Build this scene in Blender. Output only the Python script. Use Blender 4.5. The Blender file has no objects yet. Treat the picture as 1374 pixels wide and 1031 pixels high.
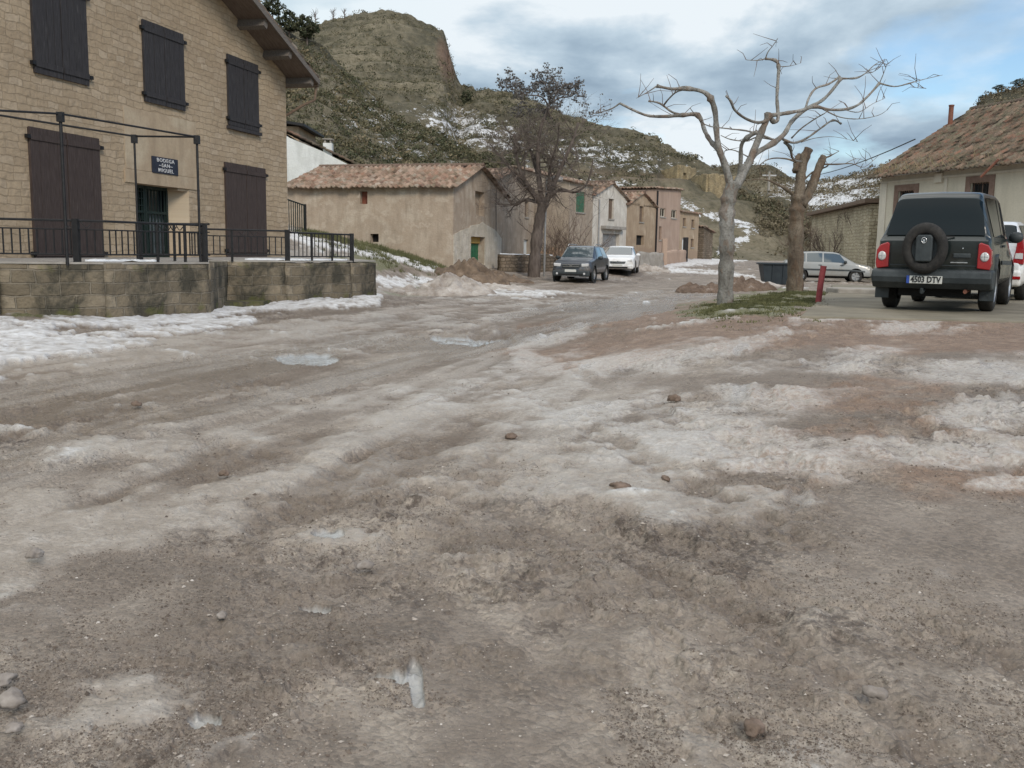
import bpy, bmesh, math, random
import numpy as np
from mathutils import Vector, Matrix, Euler
random.seed(7); rng = np.random.default_rng(7)
C = bpy.context.scene.collection
R = math.radians
# ------------------------------------------------------------------ camera
W0, H0, F = 1374.0, 1031.0, 1280.0
EYE = Vector((0, 0, 1.5))
HOR = 337.0
pitch = math.atan((H0/2 - HOR)/F); roll = 0.016
RM = Matrix.Rotation(math.pi/2 - pitch, 3, 'X') @ Matrix.Rotation(roll, 3, 'Z')
cd = bpy.data.cameras.new('camera'); cam = bpy.data.objects.new('camera', cd); C.objects.link(cam)
cam.location = EYE; cam.rotation_euler = RM.to_euler()
cd.sensor_fit = 'HORIZONTAL'; cd.sensor_width = 36; cd.lens = 36*F/W0
cd.clip_start = .05; cd.clip_end = 5000
bpy.context.scene.camera = cam
# ------------------------------------------------------------------ light
SUN_EL, SUN_AZ = R(35), R(158)          # azimuth from +Y clockwise; veiled sun behind the viewer's right shoulder
sd = Vector((math.sin(SUN_AZ)*math.cos(SUN_EL), math.cos(SUN_AZ)*math.cos(SUN_EL), math.sin(SUN_EL)))
sl = bpy.data.lights.new('sun', 'SUN'); sl.energy = 2.1; sl.angle = R(16); sl.color = (1, .90, .76)
so = bpy.data.objects.new('sun', sl); C.objects.link(so); so.rotation_euler = sd.to_track_quat('Z', 'Y').to_euler()
sc = bpy.context.scene
sc.view_settings.view_transform = 'Standard'; sc.view_settings.look = 'None'
sc.view_settings.gamma = 1; sc.view_settings.exposure = 0.15
w = bpy.data.worlds.new('World'); sc.world = w; w.use_nodes = True

class NT:
    def __init__(s, tree): s.t = tree; s.n = tree.nodes; s.l = tree.links
    def new(s, typ, **k):
        n = s.n.new(typ)
        for a, b in k.items(): setattr(n, a, b)
        return n
    def put(s, sock, v):
        if v is None: return
        if isinstance(v, bpy.types.NodeSocket): s.l.new(v, sock)
        elif isinstance(v, (tuple, list)) and sock.type == 'RGBA' and len(v) == 3: sock.default_value = (*v, 1)
        else: sock.default_value = v
    def math(s, op, a, b=None, c=None, clamp=False):
        n = s.new('ShaderNodeMath', operation=op, use_clamp=clamp)
        s.put(n.inputs[0], a); s.put(n.inputs[1], b); s.put(n.inputs[2], c); return n.outputs[0]
    def vmath(s, op, a, b=None):
        n = s.new('ShaderNodeVectorMath', operation=op); s.put(n.inputs[0], a); s.put(n.inputs[1], b); return n.outputs[0]
    def noise(s, vec, scale, detail=4, rough=.55, dist=0, out=0):
        n = s.new('ShaderNodeTexNoise'); s.put(n.inputs['Vector'], vec)
        n.inputs['Scale'].default_value = scale; n.inputs['Detail'].default_value = detail
        n.inputs['Roughness'].default_value = rough; n.inputs['Distortion'].default_value = dist
        return n.outputs[out]
    def voro(s, vec, scale, feature='F1', out='Distance', rnd=1):
        n = s.new('ShaderNodeTexVoronoi', feature=feature); s.put(n.inputs['Vector'], vec)
        n.inputs['Scale'].default_value = scale; n.inputs['Randomness'].default_value = rnd
        return n.outputs[out]
    def ramp(s, fac, stops, interp='LINEAR'):
        n = s.new('ShaderNodeValToRGB'); cr = n.color_ramp; cr.interpolation = interp
        while len(cr.elements) < len(stops): cr.elements.new(.5)
        for e, (p, c) in zip(cr.elements, stops):
            e.position = p; e.color = (*c, 1) if isinstance(c, (tuple, list)) else (c, c, c, 1)
        s.put(n.inputs[0], fac); return n.outputs[0]
    def mix(s, fac, a, b, mode='MIX'):
        n = s.new('ShaderNodeMix', data_type='RGBA', blend_type=mode)
        s.put(n.inputs['Factor'], fac); s.put(n.inputs[6], a); s.put(n.inputs[7], b); return n.outputs[2]
    def range(s, v, a, b, c=0, d=1):
        n = s.new('ShaderNodeMapRange'); s.put(n.inputs[0], v)
        for i, x in enumerate((a, b, c, d)): n.inputs[i+1].default_value = x
        return n.outputs[0]
    def mapping(s, vec, scale=(1, 1, 1), loc=(0, 0, 0), rot=(0, 0, 0)):
        n = s.new('ShaderNodeMapping'); s.put(n.inputs[0], vec)
        n.inputs['Location'].default_value = loc; n.inputs['Rotation'].default_value = rot; n.inputs['Scale'].default_value = scale
        return n.outputs[0]
    def bump(s, h, strength=.5, dist=.02, normal=None):
        n = s.new('ShaderNodeBump'); s.put(n.inputs['Height'], h); n.inputs['Strength'].default_value = strength
        n.inputs['Distance'].default_value = dist; s.put(n.inputs['Normal'], normal); return n.outputs[0]

# world: physical sky behind procedural broken cloud, brighter overhead
nt = NT(w.node_tree); nt.n.clear()
wo = nt.new('ShaderNodeOutputWorld'); bg = nt.new('ShaderNodeBackground'); nt.l.new(bg.outputs[0], wo.inputs[0])
sky = nt.new('ShaderNodeTexSky', sky_type='NISHITA', sun_disc=False, sun_elevation=SUN_EL, sun_rotation=SUN_AZ)
sky.air_density = 1.2; sky.ozone_density = 2.5; sky.dust_density = .3
tc = nt.new('ShaderNodeTexCoord').outputs['Generated']
sx = nt.new('ShaderNodeSeparateXYZ'); nt.l.new(tc, sx.inputs[0])
zz = nt.math('ADD', nt.math('MAXIMUM', sx.outputs[2], 0), .16)
cv = nt.new('ShaderNodeCombineXYZ')
nt.put(cv.inputs[0], nt.math('DIVIDE', sx.outputs[0], zz)); nt.put(cv.inputs[1], nt.math('DIVIDE', sx.outputs[1], zz))
v = nt.mapping(cv.outputs[0], (1, .8, 1), (3.1, 1.7, 0))
n1 = nt.noise(v, .75, 9, .52, .25); n2 = nt.noise(nt.mapping(v, (1, 1, 1), (7.3, 2.2, 0)), 1.3, 8, .55, .2)
az = nt.math('ARCTAN2', sx.outputs[0], sx.outputs[1])        # + to the right
# cloud cover: thick on the left, gaps on the right
cover = nt.math('ADD', n1, nt.range(az, .18, .50, .13, -.10))
mask = nt.range(cover, .405, .49)
elev = nt.range(sx.outputs[2], .25, .9, .9, 2.2)
cc = nt.ramp(n2, [(.34, (.27, .365, .47)), (.43, (.385, .50, .61)), (.51, (.55, .67, .77)), (.585, (.84, .91, .96))])
lft = nt.range(az, -.05, -.32, 0, .7)
cc = nt.mix(lft, cc, (.76, .90, .96)); cc = nt.mix(nt.range(sx.outputs[2], .35, .75, 0, .8), cc, (.74, .71, .67))
cc = nt.mix(1.0, cc, elev, 'MULTIPLY')
sk = nt.mix(1.0, sky.outputs[0], (.115, .125, .135), 'MULTIPLY')
nt.put(bg.inputs[0], nt.mix(mask, sk, cc)); bg.inputs[1].default_value = 1.0

# ------------------------------------------------------------------ helpers
def ray(px, py):
    return RM @ Vector(((px - W0/2)/F, -(py - H0/2)/F, -1))
def K(px, py, Y):
    d = ray(px, py); return EYE + d*(Y/d.y)
def KZ(px, py, z):
    d = ray(px, py); return EYE + d*((z - 1.5)/d.z)
def proj(x, y, z):
    p = np.stack([x, y, z - 1.5], -1) @ np.array(RM)        # R^T p
    d = np.where(p[..., 2] < -1e-3, -p[..., 2], 1e-3)
    return p[..., 0]/d*F + W0/2, -p[..., 1]/d*F + H0/2
def hsh(ix, iy, seed):
    h = (ix.astype(np.int64)*374761393 + iy.astype(np.int64)*668265263 + seed*1442695041) & 0xffffffff
    h = ((h ^ (h >> 13))*1274126177) & 0xffffffff; h = h ^ (h >> 16)
    return (h & 0xffff)/65535.0
def vn(x, y, seed=0):
    ix = np.floor(x); iy = np.floor(y); fx = x-ix; fy = y-iy
    fx = fx*fx*fx*(fx*(fx*6-15)+10); fy = fy*fy*fy*(fy*(fy*6-15)+10)
    a = hsh(ix, iy, seed); b = hsh(ix+1, iy, seed); c = hsh(ix, iy+1, seed); d = hsh(ix+1, iy+1, seed)
    return (a*(1-fx)+b*fx)*(1-fy) + (c*(1-fx)+d*fx)*fy
def fbm(x, y, s=1.0, o=5, seed=0, g=.5):
    r = 0; a = 1; t = 0; x = x*s; y = y*s
    for i in range(o):
        r = r + a*vn(x + i*17.3, y - i*9.1, seed+i); t += a; a *= g
        x, y = (x*1.62 - y*1.18), (x*1.18 + y*1.62)
    return r/t
def ss(a, b, x):
    t = np.clip((x-a)/(b-a), 0, 1); return t*t*(3-2*t)
def tag(o, label=None, cat=None, group=None, kind=None):
    if label: o['label'] = label
    if cat: o['category'] = cat
    if group: o['group'] = group
    if kind: o['kind'] = kind
    return o
def empty(name, loc, rz=0, label=None, cat=None, group=None):
    o = bpy.data.objects.new(name, None); C.objects.link(o); o.location = loc; o.rotation_euler = (0, 0, rz)
    o.empty_display_size = .3
    return tag(o, label, cat, group)
def link(name, me, mat, parent=None, smooth=False):
    o = bpy.data.objects.new(name, me); C.objects.link(o)
    if mat:
        for m in (mat if isinstance(mat, (list, tuple)) else [mat]): me.materials.append(m)
    if parent is not None: o.parent = parent
    if smooth: me.polygons.foreach_set('use_smooth', [True]*len(me.polygons))
    return o
class MB:
    def __init__(s): s.v = []; s.f = []
    def face(s, pts):
        n = len(s.v); s.v += [tuple(p) for p in pts]; s.f.append(tuple(range(n, n+len(pts)))); return s
    def box(s, a, b, M=None, bev=0):
        x0, y0, z0 = a; x1, y1, z1 = b; n = len(s.v)
        P = [Vector(p) for p in ((x0,y0,z0),(x1,y0,z0),(x1,y1,z0),(x0,y1,z0),(x0,y0,z1),(x1,y0,z1),(x1,y1,z1),(x0,y1,z1))]
        if M is not None: P = [M @ p for p in P]
        s.v += [tuple(p) for p in P]
        s.f += [tuple(n+i for i in q) for q in ((3,2,1,0),(4,5,6,7),(0,1,5,4),(1,2,6,5),(2,3,7,6),(3,0,4,7))]; return s
    def tube(s, pts, rad, seg=8, cap=True):
        pts = [Vector(p) for p in pts]; rad = rad if isinstance(rad, (list, tuple)) else [rad]*len(pts)
        n0 = len(s.v); up = None
        for i, p in enumerate(pts):
            t = (pts[min(i+1, len(pts)-1)] - pts[max(i-1, 0)])
            t = t.normalized() if t.length > 1e-9 else Vector((0, 0, 1))
            if up is None: up = t.orthogonal().normalized()
            up = (up - t*up.dot(t)); up = up.normalized() if up.length > 1e-6 else t.orthogonal().normalized()
            b = t.cross(up)
            for k in range(seg):
                a = 2*math.pi*k/seg; s.v.append(tuple(p + (up*math.cos(a) + b*math.sin(a))*rad[i]))
        for i in range(len(pts)-1):
            for k in range(seg):
                a = n0+i*seg+k; b = n0+i*seg+(k+1) % seg
                s.f.append((a, b, b+seg, a+seg))
        if cap:
            s.f.append(tuple(n0+k for k in range(seg))[::-1]); e = n0+(len(pts)-1)*seg; s.f.append(tuple(e+k for k in range(seg)))
        return s
    def lathe(s, prof, seg=24, M=None):       # prof: (r, h) about local z
        n0 = len(s.v)
        for r, h in prof:
            for k in range(seg):
                a = 2*math.pi*k/seg; p = Vector((r*math.cos(a), r*math.sin(a), h)); s.v.append(tuple(M @ p if M is not None else p))
        for i in range(len(prof)-1):
            for k in range(seg):
                a = n0+i*seg+k; b = n0+i*seg+(k+1) % seg; s.f.append((a, b, b+seg, a+seg))
        return s
    def prism(s, poly, a, b, axis='y'):       # poly of 2D points extruded
        n0 = len(s.v); m = len(poly)
        for t in (a, b):
            for p in poly:
                s.v.append({'y': (p[0], t, p[1]), 'x': (t, p[0], p[1]), 'z': (p[0], p[1], t)}[axis])
        s.f.append(tuple(range(n0, n0+m))); s.f.append(tuple(range(n0+m, n0+2*m))[::-1])
        for i in range(m):
            j = (i+1) % m; s.f.append((n0+j, n0+i, n0+m+i, n0+m+j))
        return s
    def build(s, name, mat, parent=None, smooth=False, fixn=True):
        me = bpy.data.meshes.new(name); me.from_pydata(s.v, [], s.f); me.update()
        if fixn:
            bm = bmesh.new(); bm.from_mesh(me); bmesh.ops.recalc_face_normals(bm, faces=bm.faces); bm.to_mesh(me); bm.free()
        return link(name, me, mat, parent, smooth)
def npmesh(name, co, faces, mat, parent=None, smooth=True, attrs=None):
    me = bpy.data.meshes.new(name); co = np.asarray(co, np.float32); faces = np.asarray(faces, np.int32)
    nf, k = faces.shape
    me.vertices.add(len(co)); me.vertices.foreach_set('co', co.ravel())
    me.loops.add(nf*k); me.loops.foreach_set('vertex_index', faces.ravel())
    me.polygons.add(nf); me.polygons.foreach_set('loop_start', np.arange(0, nf*k, k, dtype=np.int32))
    me.update(calc_edges=True)
    if attrs:
        for nme, a in attrs.items():
            at = me.color_attributes.new(nme, 'FLOAT_COLOR', 'POINT')
            at.data.foreach_set('color', np.asarray(a, np.float32).ravel())
    return link(name, me, mat, parent, smooth)
def gridfaces(nr, nc):
    i = np.arange(nr-1)[:, None]*nc + np.arange(nc-1)[None]
    return np.stack([i, i+1, i+nc+1, i+nc], -1).reshape(-1, 4)
def bevel(o, wd=.01, seg=2):
    m = o.modifiers.new('bevel', 'BEVEL'); m.width = wd; m.segments = seg; m.limit_method = 'ANGLE'; m.angle_limit = R(40); return o

# ------------------------------------------------------------------ materials
def mat(name, col=None, rough=.8, metal=0, spec=.5, coat=0, fn=None):
    m = bpy.data.materials.new(name); m.use_nodes = True; t = NT(m.node_tree); b = t.n['Principled BSDF']
    if col: b.inputs['Base Color'].default_value = (*col, 1)
    b.inputs['Roughness'].default_value = rough; b.inputs['Metallic'].default_value = metal
    b.inputs['Specular IOR Level'].default_value = spec; b.inputs['Coat Weight'].default_value = coat
    if fn: fn(t, b)
    return m
def objc(t): return t.new('ShaderNodeTexCoord').outputs['Object']
def wallc(t):                                     # (x+y, z) of the object: courses on any axis-aligned wall
    s = t.new('ShaderNodeSeparateXYZ'); t.l.new(objc(t), s.inputs[0])
    c = t.new('ShaderNodeCombineXYZ'); t.put(c.inputs[0], t.math('ADD', s.outputs[0], s.outputs[1])); t.l.new(s.outputs[2], c.inputs[1])
    return c.outputs[0], s
def brick(t, vec, bw, bh, mortar=.012, c1=(.4,.4,.4), c2=(.6,.6,.6), cm=(0,0,0), off=.5):
    n = t.new('ShaderNodeTexBrick'); t.put(n.inputs['Vector'], vec); n.offset = off; n.squash = .8; n.squash_frequency = 3
    for k, v_ in (('Color1', (*c1, 1)), ('Color2', (*c2, 1)), ('Mortar', (*cm, 1)), ('Scale', 1), ('Mortar Size', mortar), ('Mortar Smooth', .4), ('Bias', 0), ('Brick Width', bw), ('Row Height', bh)):
        n.inputs[k].default_value = v_
    return n
def stone_mat(name, a, b, c, cm, bw=.42, bh=.19, moss=0, stain=0, mortar=.014, wob=.05, bumpd=.03):
    def fn(t, bs):
        uv, s = wallc(t)
        wb = t.vmath('SCALE', t.vmath('SUBTRACT', t.noise(uv, 2.3, 3, out=1), (.5, .5, .5))); wb.node.inputs['Scale'].default_value = wob*2
        uv2 = t.vmath('ADD', uv, wb)
        br = brick(t, uv2, bw, bh, mortar, (0, 0, 0), (1, 1, 1), (.5, .5, .5))
        col = t.ramp(br.outputs[0], [(0, a), (.5, b), (1, c)])
        big = t.noise(uv, .55, 5, .6); fine = t.noise(uv, 9, 6, .65)
        col = t.mix(t.range(fine, .35, .7, 0, .45), col, tuple(x*.55 for x in b))
        col = t.mix(t.range(big, .42, .68, 0, .5), col, tuple(min(1, x*1.18) for x in a))
        col = t.mix(t.math('MULTIPLY', br.outputs['Fac'], .6), col, cm)
        if stain:
            sv = t.mapping(uv, (1.1, .7, 1), (3, 1, 0)); st = t.noise(sv, .9, 7, .68, .4)
            col = t.mix(t.range(st, .44, .56, 0, stain), col, (.035, .035, .028))
        if moss:
            ms = t.math('ADD', t.noise(uv, 2.2, 5, .6), t.range(s.outputs[2], 0, 1.0, .16, -.1))
            col = t.mix(t.range(ms, .5, .66, 0, moss), col, (.095, .10, .03))
        t.put(bs.inputs['Base Color'], col)
        h = t.math('ADD', t.math('MULTIPLY', br.outputs['Fac'], -1.0), t.math('MULTIPLY', fine, .9))
        h = t.math('ADD', h, t.math('MULTIPLY', t.noise(uv, 3.2, 3), 1.1))
        t.put(bs.inputs['Normal'], t.bump(h, .9, bumpd))
    return mat(name, rough=.92, spec=.2, fn=fn)
def plaster_mat(name, a, b, c, low=None, lowz=(0, 2), sc_=1.0, patch=None, bumpd=.02):
    def fn(t, bs):
        uv, s = wallc(t)
        n = t.noise(uv, .7*sc_, 6, .6, .3); n2 = t.noise(t.mapping(uv, (2.5, .5, 1)), 1.3*sc_, 5, .6); f = t.noise(uv, 14, 6, .7)
        col = t.ramp(n, [(.32, a), (.5, b), (.66, c)])
        col = t.mix(t.range(n2, .45, .7, 0, .5), col, tuple(x*.62 for x in b))
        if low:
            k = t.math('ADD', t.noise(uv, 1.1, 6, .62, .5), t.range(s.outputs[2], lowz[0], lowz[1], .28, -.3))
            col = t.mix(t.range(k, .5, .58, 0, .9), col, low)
        if patch:
            k = t.noise(t.mapping(uv, (1, 1, 1), (9, 4, 0)), 1.7, 5, .6)
            col = t.mix(t.range(k, .57, .62, 0, .8), col, patch)
        col = t.mix(t.range(f, .4, .75, 0, .35), col, tuple(x*.6 for x in b))
        t.put(bs.inputs['Base Color'], col)
        t.put(bs.inputs['Normal'], t.bump(t.math('ADD', f, t.math('MULTIPLY', t.noise(uv, 2.2, 4), 2)), .8, bumpd))
    return mat(name, rough=.95, spec=.15, fn=fn)
def noisy(name, a, b, scale=5, rough=.8, bumpd=.01, bs_=.6, metal=0, stretch=(1, 1, 1), c=None, spec=.4, det=6):
    def fn(t, bs):
        o = t.mapping(objc(t), stretch); n = t.noise(o, scale, det, .62)
        st = [(.33, a), (.62, b)] + ([(.75, c)] if c else [])
        t.put(bs.inputs['Base Color'], t.ramp(n, st))
        t.put(bs.inputs['Normal'], t.bump(t.noise(o, scale*3, 5, .6), bs_, bumpd))
        t.put(bs.inputs['Roughness'], t.range(n, .3, .7, min(1, rough+.08), rough-.08))
    return mat(name, rough=rough, metal=metal, spec=spec, fn=fn)
def tile_mat(name, tw, tl, cols, lich=.4):
    def fn(t, bs):
        at = t.new('ShaderNodeVertexColor', layer_name='tile'); o = objc(t)
        s = t.new('ShaderNodeSeparateColor'); t.l.new(at.outputs[0], s.inputs[0])
        col = t.ramp(s.outputs[0], [(i/(len(cols)-1), c_) for i, c_ in enumerate(cols)])
        n = t.noise(o, 2.6, 6, .65); f = t.noise(o, 22, 5, .7)
        col = t.mix(t.range(n, .46, .62, 0, lich), col, (.10, .095, .06))
        col = t.mix(t.range(f, .45, .7, 0, .5), col, (.30, .25, .2))
        t.put(bs.inputs['Base Color'], col); t.put(bs.inputs['Normal'], t.bump(f, .6, .01))
    return mat(name, rough=.9, spec=.2, fn=fn)
M = {}
M['ashlar'] = stone_mat('ashlar', (.405, .315, .215), (.36, .275, .185), (.45, .36, .26), (.32, .25, .17), .36, .145, mortar=.009, bumpd=.03, wob=.085)
M['lintel'] = plaster_mat('lintel_stone', (.45, .36, .25), (.40, .31, .215), (.48, .40, .29), bumpd=.01)
M['mossy'] = stone_mat('mossy_stone', (.21, .172, .12), (.135, .112, .08), (.31, .26, .19), (.24, .21, .165), .42, .20, moss=.85, stain=.8, mortar=.016, bumpd=.05)
M['rubble'] = stone_mat('rubble_stone', (.24, .19, .14), (.17, .13, .095), (.32, .26, .2), (.1, .08, .06), .32, .16, stain=.3, wob=.12, mortar=.02, bumpd=.06)
M['ruin'] = stone_mat('ruin_stone', (.52, .42, .26), (.42, .33, .19), (.60, .5, .33), (.22, .17, .11), .34, .17, wob=.16, mortar=.025, bumpd=.09, stain=.35)
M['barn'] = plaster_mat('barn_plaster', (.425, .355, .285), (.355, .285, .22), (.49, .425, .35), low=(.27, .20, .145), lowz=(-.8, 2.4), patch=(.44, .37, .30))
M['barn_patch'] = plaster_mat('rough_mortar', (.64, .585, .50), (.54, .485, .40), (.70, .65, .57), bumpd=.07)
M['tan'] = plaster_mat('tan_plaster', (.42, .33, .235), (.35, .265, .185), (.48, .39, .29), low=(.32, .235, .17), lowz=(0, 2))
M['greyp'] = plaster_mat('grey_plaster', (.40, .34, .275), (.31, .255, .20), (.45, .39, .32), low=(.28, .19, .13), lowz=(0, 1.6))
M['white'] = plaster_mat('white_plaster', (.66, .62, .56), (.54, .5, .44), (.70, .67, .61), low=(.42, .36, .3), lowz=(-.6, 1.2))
M['whitewash'] = plaster_mat('whitewash', (.66, .68, .67), (.58, .6, .58), (.7, .72, .71), sc_=.6)
M['clay'] = plaster_mat('clay_plaster', (.42, .315, .25), (.38, .28, .22), (.45, .35, .28), sc_=.5, bumpd=.008)
M['brickred'] = stone_mat('red_brick', (.38, .2, .13), (.33, .18, .11), (.42, .25, .16), (.26, .2, .15), .25, .08)
M['cream'] = plaster_mat('cream_paint', (.60, .55, .45), (.56, .51, .41), (.64, .59, .49), low=(.5, .45, .36), lowz=(-1, .8), sc_=.6, bumpd=.006)
M['creamtrim'] = plaster_mat('cream_trim', (.64, .59, .49), (.6, .55, .46), (.68, .63, .53), sc_=.6, bumpd=.004)
M['browntrim'] = noisy('brown_trim', (.15, .095, .07), (.21, .14, .11), 4, .8)
M['shutter'] = noisy('shutter_wood', (.035, .024, .021), (.062, .044, .038), 6, .75, stretch=(6, 6, .6), c=(.10, .08, .07))
M['shutter_up'] = noisy('upper_shutter_wood', (.022, .020, .021), (.040, .036, .037), 6, .75, stretch=(6, 6, .6), c=(.10, .095, .09))
M['iron'] = noisy('black_iron', (.012, .012, .013), (.02, .02, .021), 8, .55, metal=.3)
M['greeniron'] = noisy('door_iron', (.008, .018, .016), (.014, .028, .024), 8, .5, metal=.3)
M['glass'] = mat('window_glass', (.012, .015, .018), .08, spec=.6)
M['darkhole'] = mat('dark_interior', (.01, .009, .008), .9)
M['frost'] = noisy('door_glass', (.05, .06, .065), (.12, .14, .15), 9, .25)
M['green'] = noisy('green_shutter_paint', (.012, .10, .045), (.02, .15, .07), 3, .55)
M['greenshut'] = noisy('faded_green_paint', (.03, .10, .06), (.06, .16, .09), 3, .7)
M['woodbrown'] = noisy('old_wood', (.10, .07, .05), (.17, .12, .085), 5, .85, stretch=(1, 1, 8))
M['ochre'] = noisy('ochre_wood', (.4, .25, .07), (.5, .33, .1), 5, .8)
M['soffit'] = noisy('soffit_boards', (.10, .075, .06), (.15, .115, .09), 4, .85, stretch=(1, 6, 1))
M['beam'] = noisy('beam_wood', (.10, .085, .075), (.16, .14, .12), 5, .85, stretch=(1, 8, 8))
M['redwood'] = noisy('red_wood', (.16, .05, .03), (.22, .08, .05), 5, .8)
M['zinc'] = noisy('zinc_pipe', (.3, .3, .3), (.42, .42, .42), 5, .5, metal=.6)
M['rust'] = noisy('rusty_pipe', (.12, .045, .03), (.2, .08, .05), 8, .8)
M['redpaint'] = noisy('weathered_red_paint', (.20, .035, .04), (.30, .06, .065), 7, .7, c=(.2, .12, .1))
M['concrete'] = noisy('concrete_wall', (.23, .21, .185), (.32, .30, .27), 2.5, .9)
M['tiles'] = tile_mat('clay_tiles', .24, .4, [(.12, .075, .058), (.26, .15, .105), (.24, .175, .135), (.36, .255, .195), (.17, .115, .085), (.36, .30, .25)], .55)
M['tiles_old'] = tile_mat('mossy_clay_tiles', .24, .4, [(.085, .06, .048), (.20, .10, .068), (.135, .10, .075), (.22, .145, .105), (.10, .075, .058), (.18, .15, .115)], .85)
M['slab'] = noisy('apron_concrete', (.125, .11, .08), (.19, .168, .125), 1.3, .85, bumpd=.02, bs_=.8, c=(.24, .205, .155), det=9)
def barkfn(a, b, c, d):
    def fn(t, bs):
        o = objc(t); n = t.noise(t.mapping(o, (1, 1, .45)), 3.2, 6, .65, .6); v_ = t.voro(t.mapping(o, (1, 1, .4)), 9, out='Color'); f = t.noise(o, 30, 5, .7); k = t.noise(t.mapping(o, (1, 1, .5)), 6.5, 5, .6, .5)
        col = t.ramp(n, [(.36, a), (.5, b), (.6, c)]); col = t.mix(t.range(k, .56, .60, 0, .5), col, d); col = t.mix(t.range(f, .48, .68, 0, .6), col, tuple(x*.4 for x in a))
        s_ = t.new('ShaderNodeSeparateXYZ'); t.l.new(v_, s_.inputs[0]); col = t.mix(t.math('MULTIPLY', t.range(s_.outputs[0], .75, .8), .45), col, d)
        t.put(bs.inputs['Base Color'], col); t.put(bs.inputs['Normal'], t.bump(t.math('ADD', t.math('MULTIPLY', k, 2), f), 1, .025))
    return fn
M['bark'] = mat('plane_bark', rough=.9, spec=.2, fn=barkfn((.14, .13, .115), (.235, .228, .208), (.31, .30, .28), (.18, .125, .09)))
M['bark2'] = mat('rough_bark', rough=.92, spec=.2, fn=barkfn((.085, .065, .05), (.15, .12, .09), (.20, .165, .125), (.13, .085, .055)))
M['barkdark'] = noisy('dark_bark', (.065, .05, .042), (.13, .105, .09), 5, .9, bumpd=.03, stretch=(2, 2, .4))
M['twig'] = noisy('twigs', (.075, .055, .045), (.14, .10, .08), 3, .9)
M['twigred'] = noisy('reddish_twigs', (.075, .06, .052), (.135, .108, .092), 3, .9)
M['tuft'] = noisy('seed_tufts', (.075, .07, .068), (.13, .125, .12), 3, .9)
M['rubblesunlit'] = stone_mat('sunlit_rubble', (.58, .52, .38), (.46, .40, .28), (.66, .60, .46), (.28, .23, .16), .30, .17, wob=.16, mortar=.022, bumpd=.08, stain=.2)  # lightened stone: sunlight on the shed wall is put into the colour
M['tyre'] = noisy('tyre_rubber', (.012, .012, .012), (.025, .023, .021), 12, .85)
M['alloy'] = noisy('alloy_rim', (.25, .25, .25), (.42, .42, .42), 6, .4, metal=.7)
M['bplastic'] = noisy('grey_plastic', (.022, .028, .031), (.038, .045, .048), 5, .55)
M['chrome'] = mat('chrome', (.6, .6, .6), .25, metal=1)
M['tailred'] = mat('tail_lamp_red', (.27, .008, .010), .2, coat=.6)
M['tailwhite'] = mat('lamp_lens', (.5, .5, .5), .15, coat=.6)
M['plate'] = mat('plate_white', (.5, .5, .47), .5)
M['plateblue'] = mat('plate_blue', (.02, .06, .3), .5)
M['ink'] = mat('plate_ink', (.012, .012, .012), .6)
M['signblack'] = noisy('sign_board', (.012, .015, .028), (.02, .024, .04), 9, .5)
M['signwhite'] = noisy('sign_letters', (.45, .45, .45), (.6, .6, .6), 9, .6)
M['bin'] = noisy('bin_plastic', (.018, .025, .032), (.03, .04, .048), 4, .55)
def paint(name, col, dirt=(.2, .16, .12), d=.5, rough=.3):
    def fn(t, bs):
        o = objc(t); s = t.new('ShaderNodeSeparateXYZ'); t.l.new(o, s.inputs[0])
        k = t.math('ADD', t.noise(o, 3, 5, .6), t.range(s.outputs[2], .2, 1.1, .22, -.2))
        f = t.range(k, .48, .72, 0, d)
        t.put(bs.inputs['Base Color'], t.mix(f, col, dirt)); t.put(bs.inputs['Roughness'], t.math('ADD', t.math('MULTIPLY', f, .5), rough))
    return mat(name, rough=rough, coat=.5, fn=fn)
M['car_dgreen'] = paint('dark_green_paint', (.008, .014, .014), (.05, .05, .042), .6)
M['car_brown'] = paint('slate_paint', (.035, .042, .055), (.16, .13, .1), .6)
M['car_white'] = paint('white_paint', (.66, .67, .68), (.4, .36, .3), .5)
M['car_silver'] = paint('silver_paint', (.26, .27, .27), (.2, .18, .15), .5, .35)
M['cglass'] = mat('car_glass', (.004, .009, .012), .05, spec=.2)
M['cglass_light'] = mat('light_car_glass', (.05, .07, .08), .06, spec=.9, coat=.5)
M['liner'] = mat('wheel_arch_liner', (.008, .008, .008), .9)

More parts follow.
